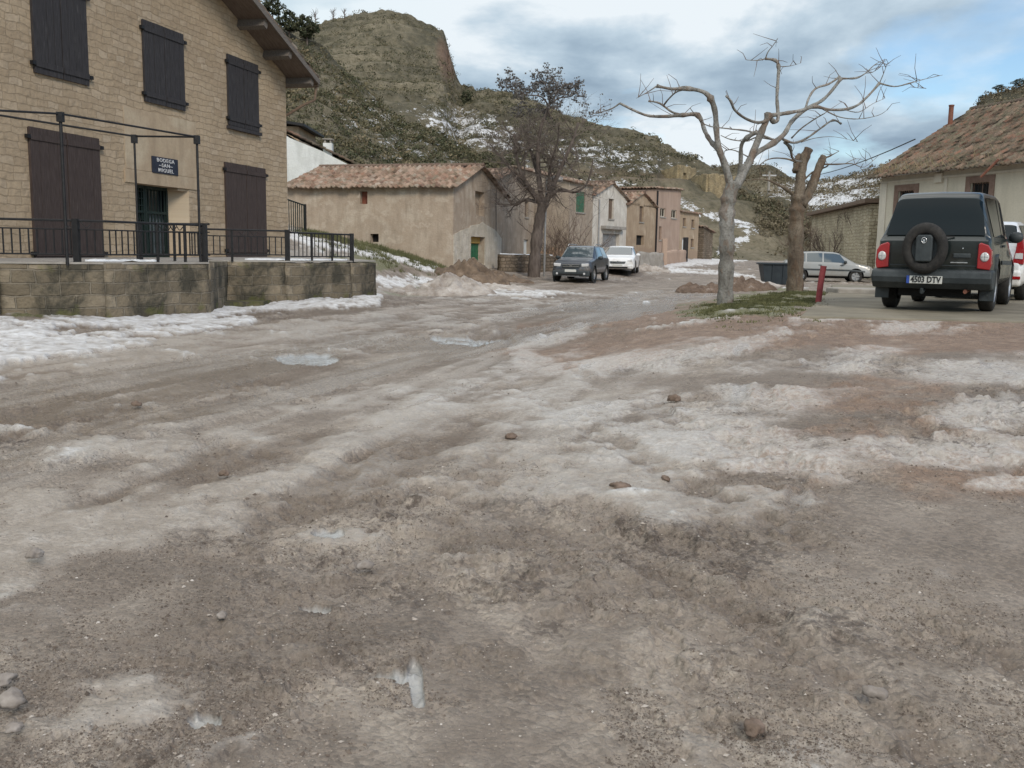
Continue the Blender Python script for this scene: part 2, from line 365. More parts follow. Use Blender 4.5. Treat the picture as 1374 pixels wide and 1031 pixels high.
# ------------------------------------------------------------------ terrain
GP = []   # (az, logr, z)
def gp(px, Y, zr):
    X = (px - W0/2)/F*Y; GP.append((math.atan2(X, Y)*2.2, math.log(math.hypot(X, Y)), zr + 1.5))
for px in (-400, 0, 340, 687, 1030, 1374, 1774):
    gp(px, .9, -1.5); gp(px, 2.7, -1.48)
for px, Y, z in [(-400, 6, -1.35), (-400, 14, -1.0), (0, 5, -1.42), (0, 9, -1.27), (0, 12.5, -1.12), (0, 14.5, -1.05), (140, 15.1, -1.16), (267, 17, -1.18), (300, 20, -1.2),
                 (384, 20.2, -1.15), (500, 22.5, -1.12), (300, 10, -1.3), (350, 6, -1.42), (687, 6, -1.38), (700, 10, -1.28), (640, 16, -1.27), (700, 22, -1.27), (600, 28, -1.27),
                 (700, 32, -1.3), (775, 43, -1.33), (840, 53, -1.14), (860, 60, -.75), (900, 66, -.55), (950, 75, -.5), (970, 40, -1.25), (970, 60, -.95), (970, 100, -.45), (1100, 44, -1.18), (1200, 44, -1.18),
                 (1100, 58, -.9), (1300, 42, -1.1), (1600, 42, -1.1), (1450, 60, -.9), (800, 16, -1.2), (850, 10, -1.17), (900, 14, -.98), (950, 11, -.98), (975, 17, -.86), (940, 20, -1.02), (1067, 23, -.83), (1040, 16.5, -.80), (1000, 26, -1.17), (1060, 32, -1.15),
                 (1080, 12.8, -.86), (1250, 12.5, -.84), (1374, 12.2, -.83), (1600, 12, -.83), (1250, 20, -.86), (1150, 20, -.87), (1374, 24, -.87), (1600, 24, -.87), (1250, 8, -1.0), (1000, 8, -1.12), (1374, 8, -.96), (1600, 8, -.95),
                 (1000, 5, -1.32), (1300, 5, -1.26), (1700, 5, -1.25), (1300, 32, -1.0),
                 (480, 31, -.62), (500, 33, -.35), (440, 34, +.15), (560, 36.5, -.72), (582, 38, -.74), (400, 40, +.8), (400, 44, +.95), (415, 43.5, .75), (506, 42.6, .13), (607, 41.5, -.88), (640, 43, -1.0), (560, 41.8, -.35),
                 (500, 27, -1.22), (540, 31, -1.15), (565, 35, -1.1), (620, 38, -1.15), (680, 47, -1.0), (720, 50, -.9), (700, 56, -.4), (640, 60, .3), (760, 56, -.4), (800, 58, -.3), (300, 50, 1.6), (480, 60, 2.2), (0, 50, 2), (-400, 50, 2), (-400, 25, 0), (380, 33, .3),
                 (640, 110, 1.5), (1200, 110, 0), (1774, 110, 0), (0, 110, 3), (-400, 110, 3)]:
    gp(px, Y, z)
GP = np.array(GP)
def tpsk(d2): return .5*d2*np.log(d2 + 1e-9)
_P = GP[:, :2]; _n = len(_P)
_D = ((_P[:, None]-_P[None])**2).sum(-1)
_A = np.zeros((_n+3, _n+3)); _A[:_n, :_n] = tpsk(_D) + np.eye(_n)*.004
_A[:_n, _n] = 1; _A[:_n, _n+1:] = _P; _A[_n, :_n] = 1; _A[_n+1:, :_n] = _P.T
_W = np.linalg.solve(_A, np.concatenate([GP[:, 2], [0, 0, 0]]))
def gbase(x, y):
    x = np.asarray(x, float); y = np.asarray(y, float)
    r = np.clip(np.hypot(x, y), .8, 112); a = np.clip(np.arctan2(x, y), -.72, .72)*2.2; l = np.log(r)
    sh = a.shape; a = a.ravel(); l = l.ravel(); out = np.empty_like(a)
    for s in range(0, len(a), 40000):
        q = np.stack([a[s:s+40000], l[s:s+40000]], -1)
        d = ((q[:, None]-_P[None])**2).sum(-1)
        out[s:s+40000] = tpsk(d) @ _W[:_n] + _W[_n] + q @ _W[_n+1:]
    return out.reshape(sh)
def gz(x, y): return float(gbase(np.array([x]), np.array([y]))[0])
def at(px, Y, dz=0):
    X = (px - W0/2)/F*Y; return Vector((X, Y, gz(X, Y) + dz))

def blob(px, py, cx, cy, rx, ry, ang=0):
    a = R(ang); dx = px-cx; dy = py-cy; u = dx*math.cos(a)+dy*math.sin(a); v_ = -dx*math.sin(a)+dy*math.cos(a)
    return np.clip(1.15 - .62*((u/rx)**2 + (v_/ry)**2), 0, 1)
def stroke(px, py, pts, wd):
    best = np.zeros_like(px)
    for (x0, y0), (x1, y1) in zip(pts[:-1], pts[1:]):
        dx, dy = x1-x0, y1-y0; t = np.clip(((px-x0)*dx+(py-y0)*dy)/(dx*dx+dy*dy), 0, 1)
        d = np.hypot(px-x0-t*dx, (py-y0-t*dy)); best = np.maximum(best, np.clip(1.1-.55*(d/wd)**2, 0, 1))
    return best
def mx(l): 
    r = l[0]
    for a in l[1:]: r = np.maximum(r, a)
    return r

def build_ground():
    # radii dense near the viewer's feet, azimuth dense ahead
    rr = [.25, .6, 1.0, 1.4, 1.8, 2.1]
    while rr[-1] < 120: rr.append(rr[-1] + min(max(rr[-1]**2*.00075, .004), rr[-1]*.012))
    while rr[-1] < 900: rr.append(rr[-1]*1.12)
    rr = np.array(rr)
    ad = np.linspace(R(-33), R(33), 920)
    a0 = np.linspace(R(-180), R(-33), 70)[:-1]; a1 = np.linspace(R(33), R(180), 70)[1:]
    aa = np.concatenate([a0, ad, a1])
    A, Rr = np.meshgrid(aa, rr); x = Rr*np.sin(A); y = Rr*np.cos(A)
    zb = gbase(x, y)
    px, py = proj(x, y, zb); px = np.where(y > .5, px, 600); py = np.where(y > .5, py, 1400)
    px = np.clip(px, -260, 1640); py = np.clip(py, 200, 1500)
    near = ss(160, 60, Rr)
    N1 = fbm(x, y, .9, 6, 3); N2 = fbm(x, y, 2.6, 6, 11); N3 = fbm(x, y, 7.5, 5, 23); NL = fbm(x, y, .32, 4, 31)
    # street direction stretch for ruts
    th = math.atan2(3.0, 9.5); al = x*math.sin(th)+y*math.cos(th); ac = x*math.cos(th)-y*math.sin(th)
    NR = fbm(ac*1.9, al*.22, 1.0, 5, 41); NR2 = fbm(ac*5.5, al*.6, 1.0, 4, 47)
    far = ss(12, 30, Rr)
    st = lambda f_, g_=2.3: np.clip((f_-.5)*g_, -.62, .62)
    wob = st(fbm(x, y, .45, 4, 91))*1.0
    jit = st(N1)*.55 + st(N2)*.55 + st(N3)*.38 + wob*.3
    # authored fields, thresholded with ground noise
    f_snow = mx([blob(px, py, 20, 448, 120, 19, 5), blob(px, py, -120, 470, 150, 50), stroke(px, py, [(60, 432), (200, 432), (330, 416), (430, 408), (505, 402)], 8), .8*stroke(px, py, [(0, 480), (160, 455), (330, 430)], 12),
                 blob(px, py, 540, 378, 46, 9), 1.3*stroke(px, py, [(392, 318), (440, 329), (485, 338), (530, 347), (592, 363)], 4.5), stroke(px, py, [(280, 401), (370, 403)], 4),
                 1.2*stroke(px, py, [(850, 357), (900, 354), (960, 351), (1000, 346), (985, 338)], 4.5), stroke(px, py, [(930, 345), (985, 343)], 5), .9*blob(px, py, 640, 378, 40, 8), stroke(px, py, [(680, 350), (735, 352)], 5),
                 .9*blob(px, py, 700, 395, 60, 6), .8*stroke(px, py, [(1010, 372), (960, 366), (900, 362)], 4)])
    f_right = mx([stroke(px, py, [(690, 470), (780, 440)], 9)*.9, stroke(px, py, [(700, 480), (770, 505), (850, 540)], 16), blob(px, py, 900, 478, 130, 22, -8)*.92, blob(px, py, 1030, 500, 150, 22, -6)*.9,
                  blob(px, py, 820, 560, 230, 62, 8)*1.0, blob(px, py, 1010, 590, 180, 46, 8)*1.0, blob(px, py, 930, 520, 260, 50, 2)*.85, blob(px, py, 1310, 495, 90, 24)*.95, blob(px, py, 1330, 550, 80, 26)*.95, blob(px, py, 1250, 605, 150, 22, 3), blob(px, py, 1345, 648, 55, 7),
                  blob(px, py, 1170, 470, 110, 12, -12)*.9, stroke(px, py, [(1110, 470), (1190, 445), (1255, 434)], 7)*.95, stroke(px, py, [(1060, 432), (1130, 427)], 4)*.9, stroke(px, py, [(900, 440), (990, 425)], 4)*.75, stroke(px, py, [(960, 455), (1060, 445)], 5)*.8,
                  blob(px, py, 660, 510, 120, 22, -10)*.8, blob(px, py, 1500, 560, 130, 70)*.8, blob(px, py, 1150, 640, 90, 10)*.6])
    hole = mx([blob(px, py, 850, 460, 55, 9, -8), blob(px, py, 960, 437, 85, 12), stroke(px, py, [(760, 490), (820, 520)], 6), blob(px, py, 1090, 508, 90, 8), blob(px, py, 1110, 460, 80, 8, -8), blob(px, py, 930, 528, 34, 9), stroke(px, py, [(800, 575), (930, 640)], 6),
               blob(px, py, 1180, 540, 60, 14), blob(px, py, 1150, 575, 90, 13), blob(px, py, 1300, 520, 45, 7), blob(px, py, 1250, 640, 70, 10), blob(px, py, 1230, 455, 60, 6)])
    f_right = np.clip(f_right - .55*hole, 0, 1)
    snow = ss(.48, .80, f_snow + jit*.9 - .06)
    snow2 = ss(.22, .98, f_right*.95 + jit*.95 - .05)
    f_ice = mx([blob(px, py, 330, 560, 210, 40, -8)*.6, blob(px, py, 300, 650, 330, 60, -14)*.75, blob(px, py, 700, 590, 300, 80, 4)*.95, blob(px, py, 100, 700, 200, 60, -14)*.85, blob(px, py, 130, 475, 230, 26, -8)*.95, blob(px, py, 450, 445, 240, 26, -4)*.85, blob(px, py, 770, 620, 60, 22)*.9,
                blob(px, py, 250, 530, 90, 15)*.6, blob(px, py, 900, 660, 200, 40, 10)*.6, stroke(px, py, [(180, 600), (330, 565), (400, 545)], 10)*.8, blob(px, py, 750, 400, 200, 14)*.6, blob(px, py, 620, 388, 110, 12)*.95, blob(px, py, 550, 820, 60, 18)*.5, blob(px, py, 440, 715, 60, 14)*.75, blob(px, py, 150, 930, 120, 40)*.6])
    ice = ss(.36, .90, f_ice*.95 + jit*.9 - .02)
    f_wet = mx([blob(px, py, 250, 510, 220, 26, -6), stroke(px, py, [(-60, 640), (100, 575), (330, 540), (520, 490), (700, 450), (900, 405)], 9)*.9, stroke(px, py, [(0, 560), (200, 530), (420, 480)], 22)*.9, blob(px, py, 420, 478, 50, 10),
                blob(px, py, 820, 410, 140, 12, -8)*.9, blob(px, py, 560, 460, 130, 12)*.7, blob(px, py, 620, 620, 120, 14)*.3])
    wet = ss(.52, .8, f_wet + st(NR)*.7 + st(NR2)*.5 + jit*.3)*(1-snow)
    f_pud = mx([blob(px, py, 424, 808, 24, 5, 6), stroke(px, py, [(500, 905), (560, 904)], 6), stroke(px, py, [(556, 890), (562, 935)], 10), blob(px, py, 275, 958, 24, 10), blob(px, py, 440, 712, 22, 8), blob(px, py, 415, 480, 40, 8)*.9, blob(px, py, 370, 905, 20, 9)*.7, blob(px, py, 620, 455, 60, 5)*.8])
    pud = ss(.55, .68, f_pud + jit*.45)
    f_earth = mx([blob(px, py, 860, 455, 150, 30, -14), blob(px, py, 1000, 440, 160, 30), blob(px, py, 1250, 450, 220, 24), blob(px, py, 1150, 530, 150, 30)*.7, blob(px, py, 1300, 640, 170, 40)*.6, stroke(px, py, [(700, 440), (860, 425), (960, 408)], 8)*.9, blob(px, py, 720, 470, 60, 8)*.8, blob(px, py, 1100, 600, 240, 60)*.55])
    earth = ss(.3, .75, f_earth + jit*.6)
    f_grass = mx([blob(px, py, 1030, 405, 75, 15, -4), blob(px, py, 950, 415, 50, 10)*.7, blob(px, py, 560, 392, 40, 5)*.7, stroke(px, py, [(410, 308), (500, 328), (600, 362)], 5), blob(px, py, 500, 352, 60, 12)*.9, blob(px, py, 1040, 336, 60, 8), blob(px, py, 950, 340, 30, 4), stroke(px, py, [(0, 424), (280, 422)], 3)*.6])
    grass = ss(.42, .66, f_grass + jit*.7)*(1-snow*.9)
    # relief
    rough = ss(.25, .75, .5 + st(NL)*.5 + st(N1)*.5 + .06) * (1-ice*.75)*(1-snow*.7)*(1-wet*.6)
    ridged = 1-np.abs(2*N2-1); rid3 = 1-np.abs(2*N3-1)
    N4 = fbm(x, y, 19, 4, 61)
    z = zb.copy()
    z += near*((NL-.5)*.10 + (N1-.5)*.032*(1-.5*ice))
    z += near*rough*((N2-.5)*.055 + (N3-.5)*.045 + (N4-.5)*.032 - .03*ss(.55, .75, ridged)*ss(.5, .8, rid3))
    z += near*(1-rough)*((N2-.5)*.012 + (N3-.5)*.008)
    z += near*(NR-.5)*.07*ss(900, 600, py)*ss(1000, 700, px) + near*(NR2-.5)*.03*ss(900, 600, py)*ss(1000, 700, px)
    s_all = np.clip(np.maximum(snow, snow2*.85), 0, 1)
    z += near*(s_all*.012 + snow*.03*fbm(x, y, 1.3, 2, 77)) - wet*.02*near - pud*.03
    # keep it below the concrete apron
    cl = ss(12.0, 12.8, y)*ss(27, 25, y)*ss(.285, .33, x/np.maximum(y, 1))
    z = z*(1-cl) + np.minimum(z, .665)*cl
    global GRID; GRID = (aa, rr, z)
    tr = np.zeros_like(z); trd = np.zeros_like(z)
    for path in ([(1500, 930), (1150, 760), (900, 655), (740, 560), (640, 480), (640, 440)], [(1650, 800), (1250, 690), (1000, 620), (820, 545), (690, 475), (665, 440)], [(-200, 1010), (150, 800), (420, 640), (600, 540), (740, 462)], [(-250, 800), (100, 670), (360, 560), (560, 490), (760, 430)], [(1500, 1150), (1180, 900), (900, 760), (620, 660), (300, 590), (-50, 570)]):
        W_ = [KZ(a, b, .12 + .5*max(0, (700-b)/700)*(a > 900)) for a, b in path]; al0 = 0
        for p, q_ in zip(W_[:-1], W_[1:]):
            dx, dy = q_.x-p.x, q_.y-p.y; L = math.hypot(dx, dy); t_ = np.clip(((x-p.x)*dx+(y-p.y)*dy)/L**2, 0, 1); sx_ = ((x-p.x)*dy-(y-p.y)*dx)/L
            d = np.hypot(x-p.x-t_*dx, y-p.y-t_*dy) + .05*(N2-.5); e_ = np.exp(-(d/.085)**4); tr = np.maximum(tr, e_); trd = np.where(e_ > .3, np.sin((al0+t_*L)*2*np.pi/.075 + np.abs(sx_)*40), trd)
            tr = tr - .35*np.exp(-((d-.15)/.04)**2)*(tr < .3); al0 += L
    tw_ = near*ss(.35, .6, .5+st(NL)*.6+.1)*(1-.5*ice)
    z += tw_*(-.022*tr + .006*trd*np.clip(tr, 0, 1))
    GRID = (aa, rr, z); global ICY; ICY = np.maximum(np.maximum(ice*.9, snow2), np.maximum(snow, np.maximum(pud, wet*.6)))
    co = np.stack([x, y, z], -1).reshape(-1, 3)
    m1 = np.stack([snow, snow2, ice, wet], -1).reshape(-1, 4); m2 = np.stack([earth, grass, pud, rough], -1).reshape(-1, 4)
    street = ss(760, 600, py)*ss(980, 720, px); strk = np.clip(.5 + st(NR, 2.6)*.7 + st(NR2, 2.2)*.55, 0, 1)
    m3 = np.stack([strk*street + .5*(1-street), np.clip(tr, 0, 1)*tw_, street, 0*z], -1).reshape(-1, 4)
    def fn(t, b):
        a1 = t.new('ShaderNodeVertexColor', layer_name='m1'); a2 = t.new('ShaderNodeVertexColor', layer_name='m2')
        s1 = t.new('ShaderNodeSeparateColor'); t.l.new(a1.outputs[0], s1.inputs[0]); s2 = t.new('ShaderNodeSeparateColor'); t.l.new(a2.outputs[0], s2.inputs[0])
        sn, sn2, ic, we = s1.outputs[0], s1.outputs[1], s1.outputs[2], a1.outputs[1]
        ea, gr, pu, ro = s2.outputs[0], s2.outputs[1], s2.outputs[2], a2.outputs[1]
        o = objc(t)
        a = t.noise(o, 1.3, 8, .62, .4); f = t.noise(o, 26, 8, .72); f2 = t.noise(o, 90, 4, .7); mdm = t.noise(o, 6, 7, .66, .3)
        mud = t.ramp(a, [(.3, (.138, .109, .083)), (.5, (.192, .156, .124)), (.68, (.27, .229, .189))])
        dark = t.range(t.math('ADD', t.math('MULTIPLY', f, .6), t.math('MULTIPLY', mdm, .4)), .5, .66)
        mud = t.mix(t.math('MULTIPLY', dark, t.math('ADD', t.math('MULTIPLY', ro, .5), .14)), mud, (.09, .067, .052))
        mud = t.mix(t.range(f2, .56, .72, 0, .4), mud, (.34, .30, .26))
        pale = t.math('MULTIPLY', t.range(t.noise(t.mapping(o, (1, 1, 1), (5, 8, 0)), 1.15, 7, .62, .5), .50, .64), t.range(f, .66, .45, .2, .8))
        mud = t.mix(pale, mud, (.34, .292, .24))
        clump = t.math('MULTIPLY', t.range(t.noise(t.mapping(o, (1, 1, 1), (1, 3, 0)), 1.7, 6, .65, .8), .50, .58), t.range(t.math('ADD', t.math('MULTIPLY', f, .55), t.math('MULTIPLY', mdm, .45)), .47, .55))
        mud = t.mix(t.math('MULTIPLY', clump, t.math('ADD', t.math('MULTIPLY', ro, .7), .2)), mud, (.07, .052, .040))
        earthc = t.ramp(mdm, [(.35, (.135, .085, .056)), (.55, (.215, .142, .096)), (.7, (.28, .205, .15))])
        col = t.mix(t.math('MULTIPLY', ea, .85), mud, earthc)
        icec = t.ramp(mdm, [(.33, (.24, .205, .17)), (.55, (.31, .272, .233)), (.7, (.405, .37, .33))])
        icf = t.math('MULTIPLY', ic, t.range(f, .68, .42, .35, .95))
        col = t.mix(icf, col, icec)
        col = t.mix(t.math('MULTIPLY', we, .72), col, (.16, .125, .092))
        a3 = t.new('ShaderNodeVertexColor', layer_name='m3'); s3 = t.new('ShaderNodeSeparateColor'); t.l.new(a3.outputs[0], s3.inputs[0])
        col = t.mix(t.range(s3.outputs[0], .44, .12, 0, .65), col, (.115, .082, .055)); col = t.mix(t.range(s3.outputs[0], .60, .92, 0, .5), col, (.38, .345, .305))
        col = t.mix(t.math('MULTIPLY', s3.outputs[1], .3), col, (.11, .083, .062))
        grc = t.ramp(f, [(.35, (.055, .05, .024)), (.5, (.115, .115, .045)), (.68, (.23, .21, .12))])
        col = t.mix(gr, col, grc)
        vc = t.new('ShaderNodeTexVoronoi'); t.put(vc.inputs['Vector'], t.vmath('ADD', o, t.vmath('MULTIPLY', t.noise(o, 9, 3, out=1), (.05, .05, .05)))); vc.inputs['Scale'].default_value = 55
        vs = t.new('ShaderNodeSeparateColor'); t.l.new(vc.outputs['Color'], vs.inputs[0])
        grit = t.math('MULTIPLY', t.range(vs.outputs[0], .0, 1.0, -.26, .26), t.range(t.noise(o, 3.1, 5, .65), .40, .60, .35, 1))
        gm_ = t.math('ADD', 1.0, grit); cg = t.new('ShaderNodeCombineColor')
        for i_ in range(3): t.l.new(gm_, cg.inputs[i_])
        col = t.mix(t.math('SUBTRACT', 1.0, t.math('MULTIPLY', ic, .5)), col, t.mix(1.0, col, cg.outputs[0], 'MULTIPLY'))
        crk = t.math('MULTIPLY', t.range(t.math('ABSOLUTE', t.math('SUBTRACT', t.noise(o, 2.7, 4, .6, .2), .5)), .0, .010, 1, 0), t.math('MULTIPLY', ro, t.math('SUBTRACT', 1.0, t.math('MAXIMUM', ic, sn2))))
        col = t.mix(t.math('MULTIPLY', crk, t.math('MULTIPLY', t.range(mdm, .48, .6), .5)), col, (.085, .062, .048))
        s2c = t.ramp(mdm, [(.34, (.34, .308, .272)), (.5, (.445, .42, .39)), (.64, (.58, .565, .545))])
        specks = t.range(t.math('ADD', t.math('MULTIPLY', f, .5), t.math('MULTIPLY', mdm, .5)), .60, .42, .12, .92)
        col = t.mix(t.math('MULTIPLY', sn2, specks), col, s2c)
        snc = t.ramp(mdm, [(.34, (.33, .305, .28)), (.48, (.50, .49, .48)), (.62, (.66, .665, .67))])
        col = t.mix(sn, col, snc)
        col = t.mix(pu, col, (.30, .30, .29))
        t.put(b.inputs['Base Color'], col)
        rg = t.math('ADD', .58, t.math('MULTIPLY', f, .25))
        rg = t.math('SUBTRACT', rg, t.math('MULTIPLY', we, .48)); rg = t.math('SUBTRACT', rg, t.math('MULTIPLY', ic, .26)); rg = t.math('SUBTRACT', rg, t.math('MULTIPLY', pu, .7))
        rg = t.math('SUBTRACT', rg, t.math('MULTIPLY', sn2, .12))
        t.put(b.inputs['Roughness'], t.math('MAXIMUM', rg, .09))
        h = t.math('ADD', t.math('MULTIPLY', f, 1.2), t.math('MULTIPLY', f2, .45)); h = t.math('SUBTRACT', h, t.math('MULTIPLY', vc.outputs['Distance'], .7)); h = t.math('SUBTRACT', h, t.math('MULTIPLY', crk, .2))
        h = t.math('MULTIPLY', h, t.math('SUBTRACT', 1.0, t.math('MAXIMUM', t.math('MULTIPLY', pu, .97), t.math('MULTIPLY', t.math('MAXIMUM', ic, t.math('MAXIMUM', sn, sn2)), .55))))
        bp = t.bump(h, .8, .018)
        t.put(b.inputs['Normal'], t.bump(mdm, .5, .045, bp))
    g = mat('muddy_ice_ground', spec=.5, fn=fn)
    o = npmesh('ground', co, gridfaces(len(rr), len(aa))[:, ::-1], g, None, True, {'m1': m1, 'm2': m2, 'm3': m3}); o['kind'] = 'structure'
build_ground()
def ground_z(x, y):
    aa, rr, z = GRID; a = np.arctan2(x, y); r = np.hypot(x, y)
    i = np.clip(np.searchsorted(rr, r)-1, 0, len(rr)-2); j = np.clip(np.searchsorted(aa, a)-1, 0, len(aa)-2)
    fi = (r-rr[i])/(rr[i+1]-rr[i]); fj = (a-aa[j])/(aa[j+1]-aa[j])
    return (z[i, j]*(1-fj)+z[i, j+1]*fj)*(1-fi) + (z[i+1, j]*(1-fj)+z[i+1, j+1]*fj)*fi
def tuftify(P, n, size, hgt, seed=1):      # blades of grass standing on points P
    r = np.random.default_rng(seed); co = []; fc = []
    m = len(P)*n; base = np.repeat(P, n, 0) + np.concatenate([r.normal(0, size, (m, 2)), np.zeros((m, 1))], 1)
    a = r.uniform(0, 2*np.pi, m); hh = hgt*r.uniform(.4, 1.2, m); wdt = .006 + .006*r.random(m)
    dx = np.cos(a); dy = np.sin(a); lean = r.normal(0, .35, (m, 2))*hh[:, None]
    p0 = base - np.stack([dx*wdt, dy*wdt, 0*dx], 1); p1 = base + np.stack([dx*wdt, dy*wdt, 0*dx], 1)
    p2 = base + np.concatenate([lean, hh[:, None]], 1)
    co = np.stack([p0, p1, p2], 1).reshape(-1, 3); return co, np.arange(m*3).reshape(-1, 3)
def grass_patch(name, label, regions, npts, hgt, seed, m):
    r = np.random.default_rng(seed); P = []
    while len(P) < npts:
        cx, Y, rx, ry = regions[r.integers(len(regions))]
        px = cx + r.normal(0, rx); Yy = Y + r.normal(0, ry); X = (px-W0/2)/F*Yy
        P.append((X, Yy))
    P = np.array(P); k = fbm(P[:, 0], P[:, 1], 1.5, 4, seed) > .46; P = P[k]
    P = np.concatenate([P, ground_z(P[:, 0], P[:, 1])[:, None]], 1)
    co, f = tuftify(P, 14, .06, hgt, seed); o = npmesh(name, co, f, m, None, False); tag(o, label, 'grass', None, 'stuff')
gm = noisy('grass_blades', (.055, .06, .025), (.12, .12, .05), 2.2, .85, c=(.25, .21, .12))
grass_patch('grass', 'short green and straw grass around the feet of the two pollarded trees', [(1030, 17.5, 34, 1.6), (1060, 20, 22, 1.8), (985, 16, 24, 1.2)], 4200, .035, 5, gm)
grass_patch('grass', 'weeds and grass along the snowy path up to the old barn', [(505, 38, 26, 2.5), (560, 39.5, 25, 1.4), (440, 37, 20, 2)], 1500, .16, 6, gm)

# ------------------------------------------------------------------ hills
def interp(tab, x):
    xs = [a[0] for a in tab]; return np.interp(x, xs, [a[1] for a in tab])
class Hill:
    def __init__(s, name, crest, Y0, Y1, z0, p, x0, x1, amp, seed, snowf, tint, nr=150, dx=2.5, terr=0, back=40, crestn=.35):
        s.crest, s.Y0, s.Y1, s.z0, s.p = crest, Y0, Y1, z0, p; s.amp, s.seed, s.terr, s.crestn = amp, seed, terr, crestn
        px = np.arange(x0, x1+dx, dx); v = np.concatenate([np.linspace(0, 1, nr), 1+np.linspace(.02, 1, 14)**1.3])
        V, PX = np.meshgrid(v, px, indexing='ij'); x, y, z = s.pos(PX, V, back)
        qx, qy = proj(x, y, z)
        m = snowf(qx, qy, x, y, z); n = fbm(x, y, .06, 5, seed+5)
        rock = tint(qx, qy, x, y, z)
        a = np.stack([m, n, rock, 0*m], -1).reshape(-1, 4)
        o = npmesh(name, np.stack([x, y, z], -1).reshape(-1, 3), gridfaces(*x.shape)[:, ::-1], HILLMAT, None, True, {'m1': a}); o['kind'] = 'structure'
    def pos(s, PX, V, back=40):
        PX = np.asarray(PX, float); V = np.asarray(V, float)
        Y0 = interp(s.Y0, PX); Y1 = interp(s.Y1, PX); z0 = interp(s.z0, PX); pc = interp(s.crest, PX)
        az = (PX-W0/2)/F
        # height of the crest for its pixel row (ray slope), per column
        dy = -(pc-H0/2)/F; Rm = np.array(RM); d = np.stack([az, dy, -np.ones_like(az)], -1) @ Rm.T
        ax = d[..., 0]/d[..., 1]; sl = d[..., 2]/d[..., 1]
        p = interp(s.p, PX); Vc = np.clip(V, 0, 1)
        Y = Y0 + (Y1-Y0)*V; zc = 1.5 + sl*Y1
        z = z0 + (zc-z0)*Vc**p
        over = np.clip(V-1, 0, None); z = z - over*(zc-z0)*.55
        Y = np.where(V > 1, Y1 + over*back, Y); x = ax*Y
        env = np.clip(4*Vc*(1.06-Vc), 0, 1)
        n = (fbm(x, Y, .035, 6, s.seed)-.5)*2.2 + (fbm(x, Y, .16, 4, s.seed+9)-.5)*.7
        z = z + s.amp*n*(env*.8+.0) + s.crestn*(fbm(x, Y, .5, 4, s.seed+3)-.5)*Vc*2
        if s.terr: z = z + env*s.terr*np.sin(z*2*np.pi/3.2 + 3*fbm(x, Y, .03, 2, s.seed+8))
        return x, Y, z
def hillfn(t, b):
    a1 = t.new('ShaderNodeVertexColor', layer_name='m1'); s1 = t.new('ShaderNodeSeparateColor'); t.l.new(a1.outputs[0], s1.inputs[0])
    o = objc(t); n = t.noise(o, .35, 8, .68); f = t.noise(o, 2.2, 6, .7); big = s1.outputs[1]
    col = t.ramp(t.math('ADD', t.math('MULTIPLY', n, .6), t.math('MULTIPLY', big, .4)), [(.36, (.07, .066, .048)), (.48, (.12, .108, .077)), (.58, (.18, .158, .112)), (.7, (.245, .213, .155))])
    col = t.mix(t.range(f, .5, .66, 0, .65), col, (.06, .06, .035))
    col = t.mix(s1.outputs[2], col, t.ramp(f, [(.35, (.115, .075, .055)), (.6, (.215, .145, .105))]))
    k = t.math('ADD', s1.outputs[0], t.math('MULTIPLY', t.math('SUBTRACT', t.noise(t.mapping(o, (1, 1, 1.6)), .8, 7, .82), .5), 3.0))
    col = t.mix(t.range(k, .74, .82), col, (.66, .67, .69))
    t.put(b.inputs['Base Color'], col); t.put(b.inputs['Normal'], t.bump(t.math('ADD', f, t.math('MULTIPLY', n, 2)), 1, .4))
HILLMAT = mat('hillside', rough=.95, spec=.1, fn=hillfn)
zero = lambda qx, qy, x, y, z: 0*x
crA = [(-300, -420), (200, -160), (300, -60), (345, 2), (375, 34), (400, 47), (430, 66), (470, 102), (500, 130), (545, 168), (600, 193), (650, 214), (700, 236), (760, 262), (800, 285)]
hA = Hill('near_hillside', crA, [(-300, 60), (800, 66)], [(-300, 95), (345, 120), (500, 110), (700, 85), (800, 78)], [(-300, 2.5), (400, 3.2), (600, 2.2), (800, .6)], [(-300, .9), (800, .95)], -260, 800, 1.6, 101,
    lambda qx, qy, x, y, z: .22 + .36*blob(qx, qy, 560, 190, 150, 50, 25) - .25*(qx < 420) , zero, crestn=1.0)
crB = [(200, 60), (385, 36), (430, 32), (470, 23), (505, 16), (522, 16), (545, 22), (560, 30), (583, 36), (596, 46), (600, 60), (604, 75), (611, 100), (618, 114), (660, 119), (700, 126), (735, 146), (770, 160), (800, 167), (830, 176), (860, 181), (884, 187), (888, 197), (905, 203), (925, 208), (945, 218), (965, 232), (985, 240), (1010, 256), (1040, 276), (1080, 305), (1130, 340)]
hB = Hill('mesa_hill', crB, [(200, 85), (640, 80), (880, 84), (1040, 92), (1130, 96)], [(200, 260), (600, 240), (640, 200), (900, 165), (1040, 130), (1130, 110)], [(200, 3), (640, 3), (800, 1.5), (900, 1.2), (1040, .7)], [(200, 1.1), (600, 1.2), (900, 1.0), (1040, 1.0)], 220, 1130, 3.2, 202,
    lambda qx, qy, x, y, z: .16 + .36*blob(qx, qy, 610, 165, 80, 26, 15) + .36*blob(qx, qy, 730, 200, 140, 36, 12) + .30*blob(qx, qy, 860, 212, 90, 18, 8) + .3*blob(qx, qy, 800, 248, 60, 8) + .62*stroke(qx, qy, [(912, 272), (935, 284), (965, 293), (990, 300), (1012, 310), (990, 328), (968, 338)], 8) - .25*blob(qx, qy, 520, 50, 120, 50),
    lambda qx, qy, x, y, z: np.clip(.9*blob(qx, qy, 598, 82, 10, 26, -12)+.35*blob(qx, qy, 840, 236, 70, 6, 4), 0, 1), terr=.55, nr=210, crestn=.9)
